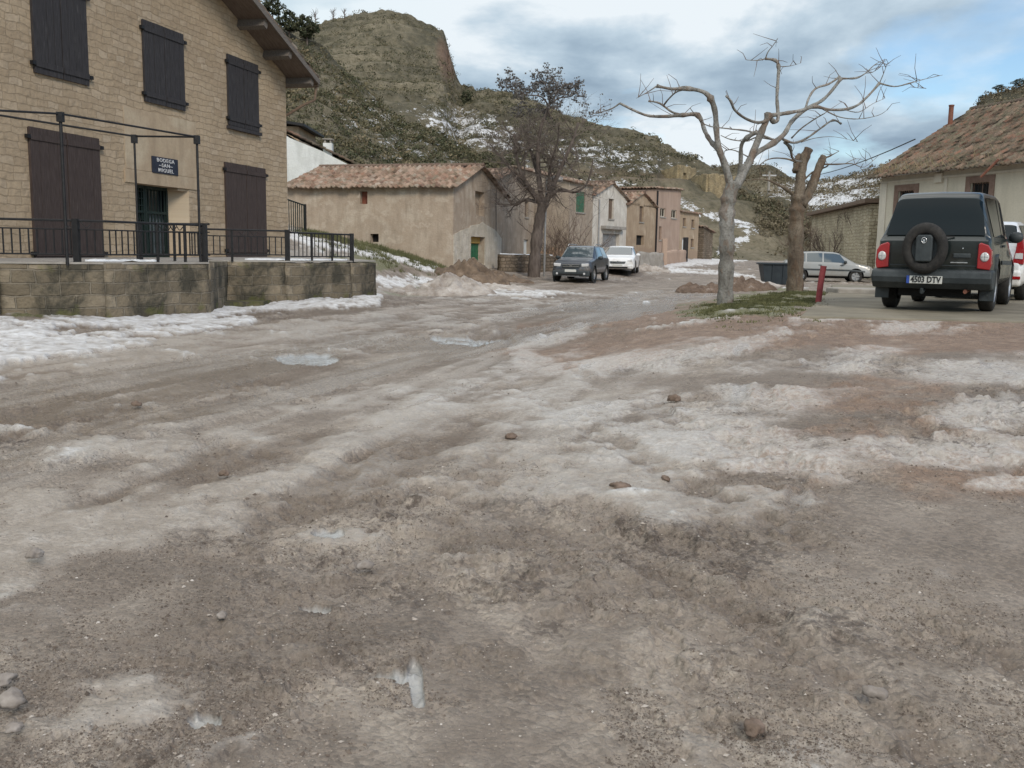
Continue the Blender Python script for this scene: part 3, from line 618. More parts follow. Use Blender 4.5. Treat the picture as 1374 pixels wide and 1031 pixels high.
crC = [(880, 262), (930, 236), (960, 224), (1000, 221), (1035, 222), (1050, 232), (1075, 244), (1110, 242), (1165, 230), (1220, 215), (1290, 166), (1308, 144), (1325, 128), (1374, 112), (1500, 80), (1700, 50)]
hC = Hill('valley_hillside', crC, [(880, 104), (1040, 98), (1200, 80), (1700, 80)], [(880, 190), (1040, 170), (1200, 160), (1700, 130)], [(880, .7), (1050, .9), (1200, .6), (1700, .6)], [(880, 1.0), (1700, 1.0)], 880, 1700, 2.4, 303,
    lambda qx, qy, x, y, z: .26 + .6*blob(qx, qy, 1125, 248, 70, 26, -6) + .3*blob(qx, qy, 1025, 262, 40, 10, -15) + .75*stroke(qx, qy, [(938, 290), (985, 306), (1015, 322), (985, 336)], 7) + .35*blob(qx, qy, 1110, 275, 40, 10),
    zero, terr=.4)

# hillside shrubs: leaf clumps rooted in the slopes, too many to count
def scrub(name, label, hill, n, pxr, vr, size, seed, cols, keep=None, leaves=26, flat=.75):
    r = np.random.default_rng(seed); px = r.uniform(*pxr, n*3); v_ = r.uniform(*vr, n*3)
    x, y, z = hill.pos(px, v_); k = fbm(x, y, .05, 4, seed+1) + .25*(r.random(len(x))-.5) > .43
    if keep: k &= keep(*proj(x, y, z))
    x, y, z = x[k][:n], y[k][:n], z[k][:n]; m = len(x)
    s_ = size[0] + (size[1]-size[0])*r.random(m)**2.2
    L = leaves; d = r.normal(0, 1, (m, L, 3)); d /= np.linalg.norm(d, axis=-1, keepdims=True); d *= r.uniform(.55, 1, (m, L, 1))
    c = d*s_[:, None, None]*np.array([1, 1, flat]) + np.stack([x, y, z + s_*.35], -1)[:, None]
    q = (s_[:, None, None]*r.uniform(.10, .22, (m, L, 1)))
    u = r.normal(0, 1, (m, L, 3)); u /= np.linalg.norm(u, axis=-1, keepdims=True); w_ = np.cross(u, r.normal(0, 1, (m, L, 3))); w_ /= np.linalg.norm(w_, axis=-1, keepdims=True)
    co = np.stack([c-u*q, c-w_*q*.8, c+u*q, c+w_*q*.8], 2).reshape(-1, 3)
    tint = np.repeat(np.clip(r.normal(.5, .22, m), 0, 1), L*4); t2 = np.repeat(r.random(m*L), 4)
    def fn(t, b):
        a1 = t.new('ShaderNodeVertexColor', layer_name='m1'); s1 = t.new('ShaderNodeSeparateColor'); t.l.new(a1.outputs[0], s1.inputs[0])
        col = t.ramp(s1.outputs[0], cols); t.put(b.inputs['Base Color'], t.mix(t.math('MULTIPLY', s1.outputs[1], .5), col, (.13, .12, .07)))
    mm = mat(name + '_leaves', rough=.9, spec=.15, fn=fn)
    o = npmesh(name, co, np.arange(len(co)).reshape(-1, 4), mm, None, False, {'m1': np.stack([tint, t2, 0*tint, 0*tint], -1)})
    tag(o, label, 'shrubs', None, 'stuff')
GRN = [(.2, (.035, .045, .025)), (.45, (.065, .07, .04)), (.65, (.115, .10, .06)), (.85, (.20, .16, .10))]
BRN = [(.2, (.085, .068, .045)), (.45, (.13, .105, .072)), (.7, (.18, .15, .105)), (.9, (.24, .2, .14))]
OLV2 = [(.2, (.045, .05, .032)), (.45, (.075, .075, .048)), (.65, (.125, .11, .07)), (.85, (.2, .17, .11))]
OLV = [(.2, (.05, .055, .032)), (.45, (.085, .085, .05)), (.65, (.14, .125, .075)), (.85, (.22, .19, .115))]
DRY = [(.2, (.06, .06, .035)), (.45, (.10, .09, .055)), (.7, (.17, .14, .085)), (.9, (.24, .2, .13))]
scrub('hillside_scrub', 'dark green and brown scrub covering the steep near hillside behind the barn', hA, 6500, (200, 790), (0, 1.0), (.15, .75), 11, GRN, leaves=40)
scrub('mesa_scrub', 'low grey green scrub dotted over the flat topped hill', hB, 10500, (330, 1080), (0, 1.0), (.18, .95), 12, OLV2, leaves=20, flat=.6, keep=lambda qx, qy: ~(((qx > 878) & (qx < 992) & (qy > 216) & (qy < 272)) | ((qx > 905) & (qx < 1020) & (qy > 268) & (qy < 345) & (qy > 262+.25*(qx-905)-14) & (qy < 300+.25*(qx-905))) & (qx < 1015)))
scrub('valley_scrub', 'brown dry scrub on the valley slope behind the cream house', hC, 6500, (885, 1600), (0, 1.0), (.2, .9), 13, BRN, leaves=30)
scrub('valley_scrub', 'brown brush on the bank at the far end of the street', hB, 1500, (935, 1125), (0.05, .8), (.2, .8), 17, BRN, leaves=36, keep=lambda qx, qy: (qy < 318) & ~((qx < 1015) & (qy > 262+.25*(qx-905)-16) & (qy < 300+.25*(qx-905))) & ~((qx < 992) & (qy < 272)))
def conifer_clump(name, label, cat, pos, n, h, rad, seed, group=None, cols=GRN):
    r = np.random.default_rng(seed); e = empty(name, pos, 0, label, cat, group)
    t = MB().tube([(0, 0, -.6), (0, 0, h*.5), (.1, 0, h*.85)], [h*.035, h*.025, h*.01], 6).build('trunk', M['barkdark'], e)
    d = r.normal(0, 1, (n, 3)); d /= np.linalg.norm(d, axis=-1, keepdims=True); d *= r.uniform(.3, 1, (n, 1))**.5
    lob = .75 + .35*np.sin(d[:, :1]*5+seed)*np.cos(d[:, 2:]*6)
    c = d*lob*np.array([rad, rad, h*.45]) + np.array([0, 0, h*.55]); q = h*r.uniform(.018, .045, (n, 1))
    u = r.normal(0, 1, (n, 3)); u /= np.linalg.norm(u, axis=-1, keepdims=True); w_ = np.cross(u, r.normal(0, 1, (n, 3))); w_ /= np.linalg.norm(w_, axis=-1, keepdims=True)
    co = np.stack([c-u*q, c-w_*q*.7, c+u*q, c+w_*q*.7], 1).reshape(-1, 3)
    tt = np.repeat(np.clip(r.normal(.3, .15, n), 0, 1), 4)
    npmesh('crown', co, np.arange(len(co)).reshape(-1, 4), bpy.data.materials['hillside_scrub_leaves'], e, False, {'m1': np.stack([tt, tt*.4, 0*tt, 0*tt], -1)})
    return e
def hp(h, px, v_):
    x, y, z = h.pos(np.array([px]), np.array([v_])); return Vector((x[0], y[0], z[0]))
def v_of(h, px, py):
    vs = np.linspace(0, 1, 400); x, y, z = h.pos(np.full(400, float(px)), vs); qx, qy = proj(x, y, z); i = np.argmin(np.abs(qy-py)); return vs[i]
tp = [(348, .97, 3.4, 'dark pine leaning out just above the tiled eave of the stone house'), (366, .95, 3.0, 'rounded dark pine on the hillside right of the tiled eave'), (388, .93, 3.4, 'dark pine low on the ridge left of the bare shrubs'), (412, .92, 3.6, 'broad dark green pine beneath the bare shrubs of the ridge')]
for i, (px, vv, h, lb) in enumerate(tp):
    conifer_clump('pine_tree', lb, 'tree', hp(hA, px, vv), 2200, h, h*.52, 40+i, 'dark pines on the near hillside')
conifer_clump('juniper', 'lone bright green juniper on the snowy saddle right of the red cliff', 'tree', hp(hB, 626, v_of(hB, 626, 146)), 1500, 3.4, 1.5, 50, None)
for i, (px, h, lb) in enumerate([(1318, .9, 'small pine showing above the ridge tiles of the cream house'), (1340, 1.3, 'middle pine behind the ridge of the cream house'), (1368, 1.6, 'pine at the right edge of the photo behind the cream house')]):
    conifer_clump('pine_tree', lb, 'tree', hp(hC, px, .985), 2500, h, h*.9, 60+i, 'pines behind the cream house')

# ------------------------------------------------------------------ facades
class Plane:          # vertical plane through (x, y) with a direction; pixel -> (s, z)
    def __init__(s, ox, oy, dx, dy):
        l = math.hypot(dx, dy); s.o = (ox, oy); s.d = (dx/l, dy/l); s.th = math.atan2(dy, dx)
    def sz(s, px, py):
        r = ray(px, py); n = (-s.d[1], s.d[0]); k = (s.o[0]*n[0] + s.o[1]*n[1])/(r.x*n[0] + r.y*n[1])
        p = EYE + r*k; return ((p.x-s.o[0])*s.d[0] + (p.y-s.o[1])*s.d[1], p.z)
    def local(s, zb): return Matrix.Translation((s.o[0], s.o[1], zb)) @ Matrix.Rotation(s.th, 4, 'Z')
def wall_holes(mb, L, z0, z1, holes, th=.35, top=None, y=0.0):
    """front wall from x=0..L, holes (x0,x1,z0,z1); top: callable x->z roof line"""
    xs = sorted({0, L, *[h[0] for h in holes], *[h[1] for h in holes]}); zs = sorted({z0, z1, *[h[2] for h in holes], *[h[3] for h in holes]})
    for i in range(len(xs)-1):
        for j in range(len(zs)-1):
            cx, cz = (xs[i]+xs[i+1])/2, (zs[j]+zs[j+1])/2
            if any(h[0] < cx < h[1] and h[2] < cz < h[3] for h in holes): continue
            mb.face([(xs[i], y, zs[j]), (xs[i+1], y, zs[j]), (xs[i+1], y, zs[j+1]), (xs[i], y, zs[j+1])])
    for a, b, c, d in holes:
        for q in (((a, y, c), (a, y+th, c), (a, y+th, d), (a, y, d)), ((b, y, c), (b, y, d), (b, y+th, d), (b, y+th, c)), ((a, y, d), (a, y+th, d), (b, y+th, d), (b, y, d)), ((a, y, c), (b, y, c), (b, y+th, c), (a, y+th, c))): mb.face(q)
def shell(mb, L, W, z0, z1, holes, gable_h=0, apex=None, th=.35, ridge='y'):
    """closed house body; front wall at y=0 with holes; gables on front/back when ridge runs along y"""
    wall_holes(mb, L, z0, z1, holes, th)
    mb.face([(0, W, z0), (0, W, z1), (L, W, z1), (L, W, z0)]); 
    if ridge == 'y':
        a = L/2 if apex is None else apex
        if gable_h:
            mb.face([(0, 0, z1), (L, 0, z1), (a, 0, z1+gable_h)]); mb.face([(0, W, z1), (a, W, z1+gable_h), (L, W, z1)])
        mb.face([(0, 0, z0), (0, 0, z1), (0, W, z1), (0, W, z0)]); mb.face([(L, 0, z0), (L, W, z0), (L, W, z1), (L, 0, z1)])
    else:
        a = W/2 if apex is None else apex
        for x in (0, L):
            mb.face([(x, 0, z0), (x, 0, z1), (x, a, z1+gable_h), (x, W, z1), (x, W, z0)])
def tiled_slope(P0, P1, P2, P3, name, m, parent, tw=.24, tl=.38, thick=.07, seed=1, sag=.03):
    """P0-P1 the eave (left to right), P3-P2 the ridge; barrel tiles laid up the slope"""
    P0, P1, P2, P3 = map(Vector, (P0, P1, P2, P3)); U = P1-P0; Lu = U.length; Vv = P3-P0; Lv = Vv.length
    nrm = U.cross(Vv).normalized()
    if nrm.z < 0: nrm = -nrm
    nu = max(2, int(round(Lu/tw))); nv = max(2, int(round(Lv/tl))); r = np.random.default_rng(seed)
    SU = 6; us = []; hs = []; cid = []
    for i in range(nu):
        for k in range(SU):
            f = k/SU; us.append((i+f)/nu); hs.append(max(0, math.sin(math.pi*min(f*1.55, 1)))*.075 if f*1.55 <= 1 else -.012*math.sin(math.pi*(f-.645)/.355)); cid.append(i)
    us.append(1); hs.append(0); cid.append(nu-1)
    us = np.array(us); hs = np.array(hs); cid = np.array(cid)
    vs = []; vh = []; rid = []
    for j in range(nv):
        vs += [j/nv, (j+.97)/nv]; vh += [.035, 0.0]; rid += [j, j]
    vs = np.array(vs); vh = np.array(vh); rid = np.array(rid)
    jit = r.normal(0, 1, (nv, nu))
    UU, VV = np.meshgrid(us, vs); Hh = hs[None] + vh[:, None]
    Hh = Hh + (jit[rid][:, cid])*.010 - sag*np.sin(np.pi*UU)*np.sin(np.pi*np.clip(VV, 0, 1)) + .03*(fbm(UU*Lu, VV*Lv, .6, 3, seed)-.5)
    VV = VV + jit[rid][:, cid]*.06/nv*(vh[:, None] > .01)
    A = np.array(P0)[None, None]; B = np.array(P1)[None, None]; Cc = np.array(P2)[None, None]; D = np.array(P3)[None, None]
    UU_ = UU[..., None]; VV_ = VV[..., None]
    co = (A*(1-UU_)+B*UU_)*(1-VV_) + (D*(1-UU_)+Cc*UU_)*VV_ + Hh[..., None]*np.array(nrm)
    tc_ = r.random((nv, nu))[rid][:, cid]
    o = npmesh(name, co.reshape(-1, 3), gridfaces(len(vs), len(us)), m, parent, False, {'tile': np.stack([tc_, tc_, tc_, tc_], -1).reshape(-1, 4)})
    md = o.modifiers.new('thickness', 'SOLIDIFY'); md.thickness = thick; md.offset = -1
    return o
def recess_fill(parent, h, th=.3, m='glass', name='window', bars=0, frame=None, y=0):
    a, b, c, d = h; mb = MB()
    fm = M[frame] if frame else M['woodbrown']; f = .05
    mb.box((a, y+th-.06, c), (a+f, y+th, d)).box((b-f, y+th-.06, c), (b, y+th, d)).box((a+f, y+th-.06, c), (b-f, y+th, c+f)).box((a+f, y+th-.06, d-f), (b-f, y+th, d))
    for k in range(bars): x = a+(b-a)*(k+1)/(bars+1); mb.box((x-.018, y+th-.055, c+f), (x+.018, y+th-.01, d-f))
    o = mb.build(name, fm, parent)
    MB().box((a+f, y+th-.03, c+f), (b-f, y+th-.015, d-f)).build('pane', M[m], o); return o

# ------------------------------------------------------------------ the stone house on the left
LP_ = Plane(-11, 12, .25, 1); Lc = (28.9-12)/LP_.d[1]      # corner distance along the facade
zb = 0.2
house = empty('stone_house', (-11, 12, zb), LP_.th, 'two storey ashlar stone house with closed brown shutters and a tiled gable roof', 'house')
def hs(px, py): s_, z = LP_.sz(px, py); return s_, z-zb
ez = hs(383, 103)[1]; rx_, rz_ = hs(297, 0); slope = (rz_-ez)/(Lc-rx_); rid = Lc/2; HW = 12.0
dl, dt = hs(183, 245); dr, db = hs(256, 345)
db = 1.18-zb+.0; dt = hs(200, 248)[1]
door_hole = (dl, dr, db, dt)
mb = MB(); shell(mb, Lc, HW, -1.2, ez, [door_hole], slope*Lc/2, th=.42); mb.build('wall', M['ashlar'], house)
# pale smooth stone round the door with the sign
a0, a1 = hs(165, 145)[0], hs(263, 200)[0]; zt = hs(200, 150)[1]
mb = MB(); zl = dt+.30
mb.box((a0, -.012, zl), (a1, 0, zt)); mb.box((a0-.05, -.03, dt+.002), (a1+.1, 0, zl-.01)); mb.build('lintel', M['lintel'], house)
# roof: two tiled slopes with overhang, soffit boards, projecting purlins, gutter pipe
ov, of = .42, .85
zr = ez+slope*Lc/2
sl_z = lambda x: ez + slope*(Lc-x)
roof = MB()
for sgn in (1, -1):
    xe = Lc+ov if sgn > 0 else -ov; zeave = ez - slope*ov
    P = [(xe, zeave), (Lc/2, zr), (Lc/2, zr+.12), (xe, zeave+.12)]
    roof.prism(P, -of, HW+.5, 'y')
ro = roof.build('roof', M['soffit'], house)
tiled_slope((Lc+ov+.05, -of-.03, ez-slope*ov+.13), (Lc+ov+.05, HW+.5, ez-slope*ov+.13), (Lc/2, HW+.5, zr+.14), (Lc/2, -of-.03, zr+.14), 'roof_tiles', M['tiles'], ro, seed=3)
tiled_slope((-ov-.05, HW+.5, ez-slope*ov+.13), (-ov-.05, -of-.03, ez-slope*ov+.13), (Lc/2, -of-.03, zr+.14), (Lc/2, HW+.5, zr+.14), 'roof_tiles', M['tiles'], ro, seed=4)
ang = math.atan(slope)
for k in range(7):
    x = Lc + .15 - k*1.35
    if x < Lc/2: break
    z = sl_z(x)
    mb = MB(); T = Matrix.Translation((x, 0, z)) @ Matrix.Rotation(ang, 4, 'Y')
    mb.box((-.09, -of+.06, -.20), (.09, .3, -.005), T); mb.build('purlin', M['beam'], ro)
vb = MB(); T = Matrix.Translation((Lc/2, 0, zr)) @ Matrix.Rotation(ang, 4, 'Y')
Ls = math.hypot(Lc/2+ov, slope*(Lc/2+ov)); vb.box((0, -of-.03, -.03), (Ls, -of-.002, .12), T); vb.build('barge_board', M['beam'], ro)
gp0 = (Lc+ov+.04, -of+.1, ez-slope*ov)
MB().tube([(Lc+ov+.06, -of+.05, ez-slope*ov-.02), (Lc+ov+.06, HW, ez-slope*ov-.02)], .07, 8).tube([(Lc+ov+.06, -of+.1, ez-slope*ov), (Lc+ov+.04, -of+.15, ez-slope*ov-.45), (Lc+ov-.2, -of+.4, ez-slope*ov-.62), (Lc+.12, .1, ez-slope*ov-.95), (Lc+.08, .2, ez-slope*ov-1.1), (Lc+.08, .25, -.6)], .04, 8).build('gutter_pipe', M['woodbrown'], house, smooth=True)
def shutters(parent, s0, s1, z0, z1, m, planks=4, missing=None, seed=0):
    r = random.Random(seed); mid = (s0+s1)/2
    for i, (a, b) in enumerate(((s0, mid-.012), (mid+.012, s1))):
        mb = MB(); w_ = (b-a)/planks
        for k in range(planks):
            o = r.uniform(-.004, .004); mb.box((a+k*w_+.004, -.055+o, z0), (a+(k+1)*w_-.004, -.02+o, z1))
        mb.box((a+.004, -.021, z0+.01), (b-.004, -.004, z1-.01))
        for zz_ in (z0+.12, z1-.24): mb.box((a+.01, -.078, zz_), (b-.01, -.06, zz_+.11))
        sh = mb.build('shutter', m, parent)
        e = s0 if i == 0 else s1; sg = -1 if i == 0 else 1
        for zz_ in (z0+.17, z1-.19): MB().box((min(e, e+sg*.09), -.09, zz_-.03), (max(e, e+sg*.09), -.02, zz_+.04)).build('hinge', M['iron'], sh)
def win_px(L, T, Rr, B, seed, m='shutter'):     # left/right px, top & bottom measured at the middle
    s0 = hs(L, T)[0]; s1 = hs(Rr, T)[0]; cx = (L+Rr)/2; z1 = hs(cx, T)[1]; z0 = hs(cx, B)[1]
    shutters(house, s0, s1, z0, z1, M[m], seed=seed)
win_px(37.5, -30, 111, 105, 1, 'shutter_up'); win_px(189, 36, 243, 142, 2, 'shutter_up'); win_px(303, 80, 344, 172, 3, 'shutter_up')
win_px(36, 178, 130, 352, 4); win_px(300, 222, 354, 345, 5)
MB().box((hs(303, 80)[0]-.05, -.10, hs(323, 172)[1]-.1), (hs(344, 80)[0]+.06, 0, hs(323, 172)[1]-.015)).build('window_sill', M['shutter_up'], house)
# entrance: grille door with glazed side light
dm = dl + (dr-dl)*.36; yd = .36
fr = MB(); f = .07
for a, b in ((dl, dm), (dm, dr-.42)):
    fr.box((a, yd-.05, db), (a+f, yd+.03, dt)).box((b-f, yd-.05, db), (b, yd+.03, dt)).box((a+f, yd-.05, dt-f), (b-f, yd+.03, dt)).box((a+f, yd-.05, db), (b-f, yd+.03, db+.12))
    hm = dt-(dt-db)*.36; fr.box((a+f, yd-.045, hm-.03), (b-f, yd+.025, hm+.03))
    nb = 6
    for k in range(nb): x = a+f+(b-a-2*f)*(k+.5)/nb; fr.box((x-.012, yd-.04, db+.12), (x+.012, yd-.016, dt-f))
fr.box((dm, yd-.055, db), (dm+.05, yd+.04, dt))
for k in range(5): fr.box((dl+f, yd-.06, dt-.15-k*.16), (dm-f, yd-.042, dt-.135-k*.16))
do = fr.build('door', M['greeniron'], house)
MB().box((dl, yd+.05, db), (dr-.42, yd+.07, dt-(dt-db)*.38)).build('glass', M['frost'], do)
MB().box((dl, yd+.055, dt-(dt-db)*.38+.003), (dr-.42, yd+.075, dt)).build('fanlight', M['glass'], do)
MB().face([(dr-.42, yd+.06, db), (dr, 0.002, db), (dr, 0.002, dt), (dr-.42, yd+.06, dt)]).build('door_reveal', M['lintel'], house)
MB().box((dr-.44, .02, dt-.06), (dr-.004, .4, dt-.002)).build('door_reveal', M['lintel'], house)
# sign with painted letters
def text_mesh(body, size, m, parent, loc, rot=(math.pi/2, 0, 0), name='lettering', ext=.004, space=1.0, bold=0.0, xs=1.0):
    cu = bpy.data.curves.new(name, 'FONT'); cu.body = body; cu.size = size; cu.extrude = ext; cu.align_x = 'CENTER'; cu.align_y = 'CENTER'; cu.space_character = space; cu.offset = bold; cu.resolution_u = 2
    ob = bpy.data.objects.new('tmp', cu); C.objects.link(ob); dg = bpy.context.evaluated_depsgraph_get(); me = bpy.data.meshes.new_from_object(ob.evaluated_get(dg)); me.name = name
    bpy.data.objects.remove(ob); me.materials.clear(); me.transform(Matrix.Scale(xs, 4, (1, 0, 0))); o = link(name, me, m, parent); o.location = loc; o.rotation_euler = rot; return o
s0, z1 = hs(202, 209); s1, z0 = hs(237, 236)
z1 = hs(219, 212)[1]; z0 = hs(219, 234)[1]
sg = MB().box((s0, -.05, z0), (s1, -.014, z1)).build('sign', M['signblack'], house); bevel(sg, .006)
sw, shh = s1-s0, z1-z0; cx = (s0+s1)/2
for i, tx in enumerate(('BODEGA', '~SAN~', 'MIGUEL')):
    text_mesh(tx, shh*.32, M['signwhite'], sg, (cx, -.054, z1-shh*(.2+.3*i)), space=1.15, bold=.001, xs=1.3, name='lettering')

# ------------------------------------------------------------------ terrace
TZ = 1.5-.28
def tpx(px, Y): return ((px-W0/2)/F*Y, Y)
tf = [tpx(-330, 13.2), tpx(0, 14.5), tpx(140, 15.1), tpx(281, 16.9)]
rec = [tpx(281, 19.6), tpx(384, 20.2), tpx(470, 22.0), tpx(503, 23.2)]
terr = empty('stone_terrace', (tf[1][0], tf[1][1], 0), 0, 'mossy stained stone terrace wall carrying black railings in front of the stone house', 'terrace')
ox, oy = tf[1]
def wallstrip(pts, z0f, z1, m, parent, name, thick=.35, sub=.35, rag=0, seed=0):
    # front faces along a polyline, slightly uneven, mapped so courses run along the wall
    for i in range(len(pts)-1):
        (xa, ya), (xb, yb) = pts[i], pts[i+1]; L = math.hypot(xb-xa, yb-ya); th = math.atan2(yb-ya, xb-xa)
        n = max(2, int(L/.12)); k = 9; z0 = z0f((xa, ya), (xb, yb)); H = z1-z0
        S, Z = np.meshgrid(np.linspace(0, L, n), np.linspace(0, H, k*2)); d = (fbm(S+seed+i*7, Z, 2.2, 4, 5)-.5)*.09
        Zz = Z + (Z > H*.95)*((fbm(S+i*5, Z*0, 1.3, 3, seed)-.5)*rag)
        co = np.stack([S, -d, Zz], -1).reshape(-1, 3)
        o = npmesh(name, co, gridfaces(*S.shape), m, parent, True); o.location = (xa-ox, ya-oy, z0); o.rotation_euler = (0, 0, th)
        md = o.modifiers.new('thickness', 'SOLIDIFY'); md.thickness = thick; md.offset = -1
wallstrip(tf, lambda a, b: -.3, TZ-.02, M['mossy'], terr, 'wall', rag=.03)
wallstrip([tf[-1], (tf[-1][0]-.5, 19.62)], lambda a, b: -.3, TZ-.02, M['mossy'], terr, 'wall')
wallstrip([rec[0], rec[1]], lambda a, b: -.3, TZ-.03, M['mossy'], terr, 'wall', seed=9)
wallstrip([rec[1], rec[2], rec[3]], lambda a, b: -.3, TZ-.05, M['mossy'], terr, 'wall', rag=.05, seed=13)
wallstrip([rec[3], (rec[3][0]-1.2, rec[3][1]+3.2)], lambda a, b: -.3, TZ-.25, M['mossy'], terr, 'wall', seed=17)
def fac(Y): return (-14+.25*Y, Y)
fl = MB(); poly = [(a-ox, b-oy) for a, b in [*tf, rec[0], rec[1], rec[2], rec[3], (rec[3][0]-1.0, rec[3][1]+3), fac(28.8), fac(12.2)]]
fl.prism(poly, TZ-.03, TZ, 'z'); 
o = fl.build('paving', M['concrete'], terr)
# the step under the recess
MB().prism([(rec[0][0]-ox-.3, rec[0][1]-oy-.1), (rec[1][0]-ox-.3, rec[1][1]-oy), (rec[1][0]-ox-.3, rec[1][1]-oy-.75), (rec[0][0]-ox, rec[0][1]-oy-1.1)], -.3, .40, 'z').build('step', M['mossy'], terr)
snw = noisy('old_snow', (.6, .62, .64), (.78, .8, .82), 6, .6, bumpd=.03)
def snow_patch(parent, pts, z, w_, name='snow_patch', seed=0, label=None):
    mb = MB(); r = random.Random(seed)
    n = 26; L = [];
    for i in range(n):
        t = i/(n-1)*(len(pts)-1); k = min(int(t), len(pts)-2); f_ = t-k; p = Vector(pts[k])*(1-f_)+Vector(pts[k+1])*f_; d = (Vector(pts[k+1])-Vector(pts[k])).normalized(); q = Vector((-d.y, d.x))
        ww = w_*(math.sin(math.pi*min(1, max(0, i/(n-1))))**.4)*r.uniform(.55, 1.1)
        L.append((p+q*ww, p+q*ww*.4, p-q*ww*.4, p-q*ww))
    for row in L:
        for j, p in enumerate(row): mb.v.append((p.x, p.y, z+(.0, .035, .035, .0)[j]*r.uniform(.6, 1.2)))
    for i in range(n-1):
        for j in range(3): a = i*4+j; mb.f.append((a, a+1, a+5, a+4))
    return mb.build(name, snw, parent, smooth=True)
snow_patch(terr, [(tpx(112, 15.5)[0]-ox, 15.6-oy), (tpx(210, 16.3)[0]-ox, 16.5-oy)], TZ+.004, .16, seed=1)
snow_patch(terr, [(tpx(325, 20.2)[0]-ox, 20.4-oy), (tpx(384, 20.7)[0]-ox, 20.7-oy), (tpx(462, 22)[0]-ox, 22.3-oy)], TZ+.004, .2, seed=2)

def railing(name, label, pts, zb_, h, posts, nb, foot=.12, orn=True, gap=.0, group='black iron railings on the terrace'):
    e = empty(name, (pts[0][0], pts[0][1], zb_), 0, label, 'railing', group)
    P = [Vector((a-pts[0][0], b-pts[0][1], 0)) for a, b in pts]; seg = [(P[i], P[i+1]) for i in range(len(P)-1)]
    def A(t):       # 0..1 along
        tot = sum((b-a).length for a, b in seg); d = t*tot
        for a, b in seg:
            if d <= (b-a).length+1e-6: return a+(b-a)*(d/(b-a).length)
            d -= (b-a).length
        return P[-1]
    rb = MB(); up = Vector((0, 0, 1))
    for a, b in seg:
        rb.tube([a+up*(foot+h), b+up*(foot+h)], .019, 6); rb.tube([a+up*foot, b+up*foot], .013, 6)
        if orn: rb.tube([a+up*(foot+h*.74), b+up*(foot+h*.74)], .011, 6)
    rb.build('rail', M['iron'], e)
    bb = MB(); tot = sum((b-a).length for a, b in seg); n = int(tot/nb)
    for k in range(1, n):
        p = A(k/n); bb.tube([p+up*foot, p+up*(foot+h*(.74 if orn else 1))], .013, 4)
    bb.build('balusters', M['iron'], e)
    if orn:
        m = max(1, int(tot/1.35))
        for k in range(m):
            ob = MB()
            p = A((k+.5)/m); d = (A(min(1, (k+.5)/m+.02))-p).normalized()
            if d.length == 0: d = Vector((1, 0, 0))
            zc = foot+h*.87; R_ = h*.10
            for sgn in (-1, 1):
                ob.tube([p+d*(sgn*(.03+.16*j/10)) + up*(zc + R_*math.cos(j/10*2*math.pi*.9)*(1-.4*j/10)) for j in range(11)], .008, 4)
            ob.tube([p-d*.03+up*(foot+h*.97), p+d*.03+up*(foot+h*.97)], .010, 4); ob.tube([p+up*(foot+h*.74), p+up*(foot+h)], .012, 4)
            ob.build('scroll_ornament', M['iron'], e)
    for t, big in posts:
        p = A(t); r_ = .045 if big else .02
        MB().box((p.x-r_, p.y-r_, -.02), (p.x+r_, p.y+r_, foot+h+(.03 if big else 0))).build('post', M['iron'], e)
    return e
q = .12
railing('iron_railing', 'long black iron railing with scrolls on the front terrace wall below the big left shutters', [(a, b+q) for a, b in [tf[0], tf[1], tf[2], (tf[3][0]-.1, tf[3][1])]], TZ, .52, [(.38, 0), (.62, 1), (.84, 0), (.93, 0), (.998, 1)], .115)
gA = tpx(189, 17.6); gB = (tf[3][0]-.12, tf[3][1]+.45)
railing('iron_railing', 'short black iron railing across the terrace steps in front of the grille door', [gA, gB], TZ, .55, [(0, 1), (.5, 0)], .115)
railing('iron_railing', 'black iron railing on the recessed terrace wall below the right pair of shutters', [(tpx(279, 19.5)), (rec[1][0], rec[1][1]+q)], TZ, .50, [(.3, 0), (.999, 1)], .12)
railing('iron_railing', 'plain black iron railing at the right end of the terrace past the house corner', [(rec[1][0]+.06, rec[1][1]+q+.02), (rec[2][0], rec[2][1]+q)], TZ-.03, .50, [(.33, 0), (.66, 0), (1, 1)], .12, orn=False)
# pergola frame of thin steel over the terrace
pf = empty('pergola_frame', (*tpx(92, 14.85), TZ), 0, 'thin black steel pergola frame standing over the terrace of the stone house', 'pergola')
po = Vector((*tpx(92, 14.85), TZ))
def pk(px, py, Y): return K(px, py, Y) - po
a = pk(89, 153, 14.85); b = pk(264, 184, 16.9); c_ = pk(180, 183, 17.3); far = pk(-160, 140, 12.6); far2 = pk(-160, 130, 14.7)
for nm, pts, rr_ in (('post', [(0, 0, -.05), (0.0, 0, a.z)], .026), ('post', [(b.x, b.y, -.02), (b.x, b.y, b.z)], .022), ('post', [(c_.x, c_.y, -.02), (c_.x, c_.y, c_.z)], .020)):
    MB().tube(pts, rr_, 8).build(nm, M['iron'], pf)
for pts in ([far, (0, 0, a.z), b], [b, c_], [c_, far2]): MB().tube(pts, .017, 6).build('bar', M['iron'], pf)
for p in (Vector((0, 0, a.z)), b, c_): MB().box(p-Vector((.045, .045, .12)), p+Vector((.045, .045, .025))).build('bracket', M['iron'], pf)

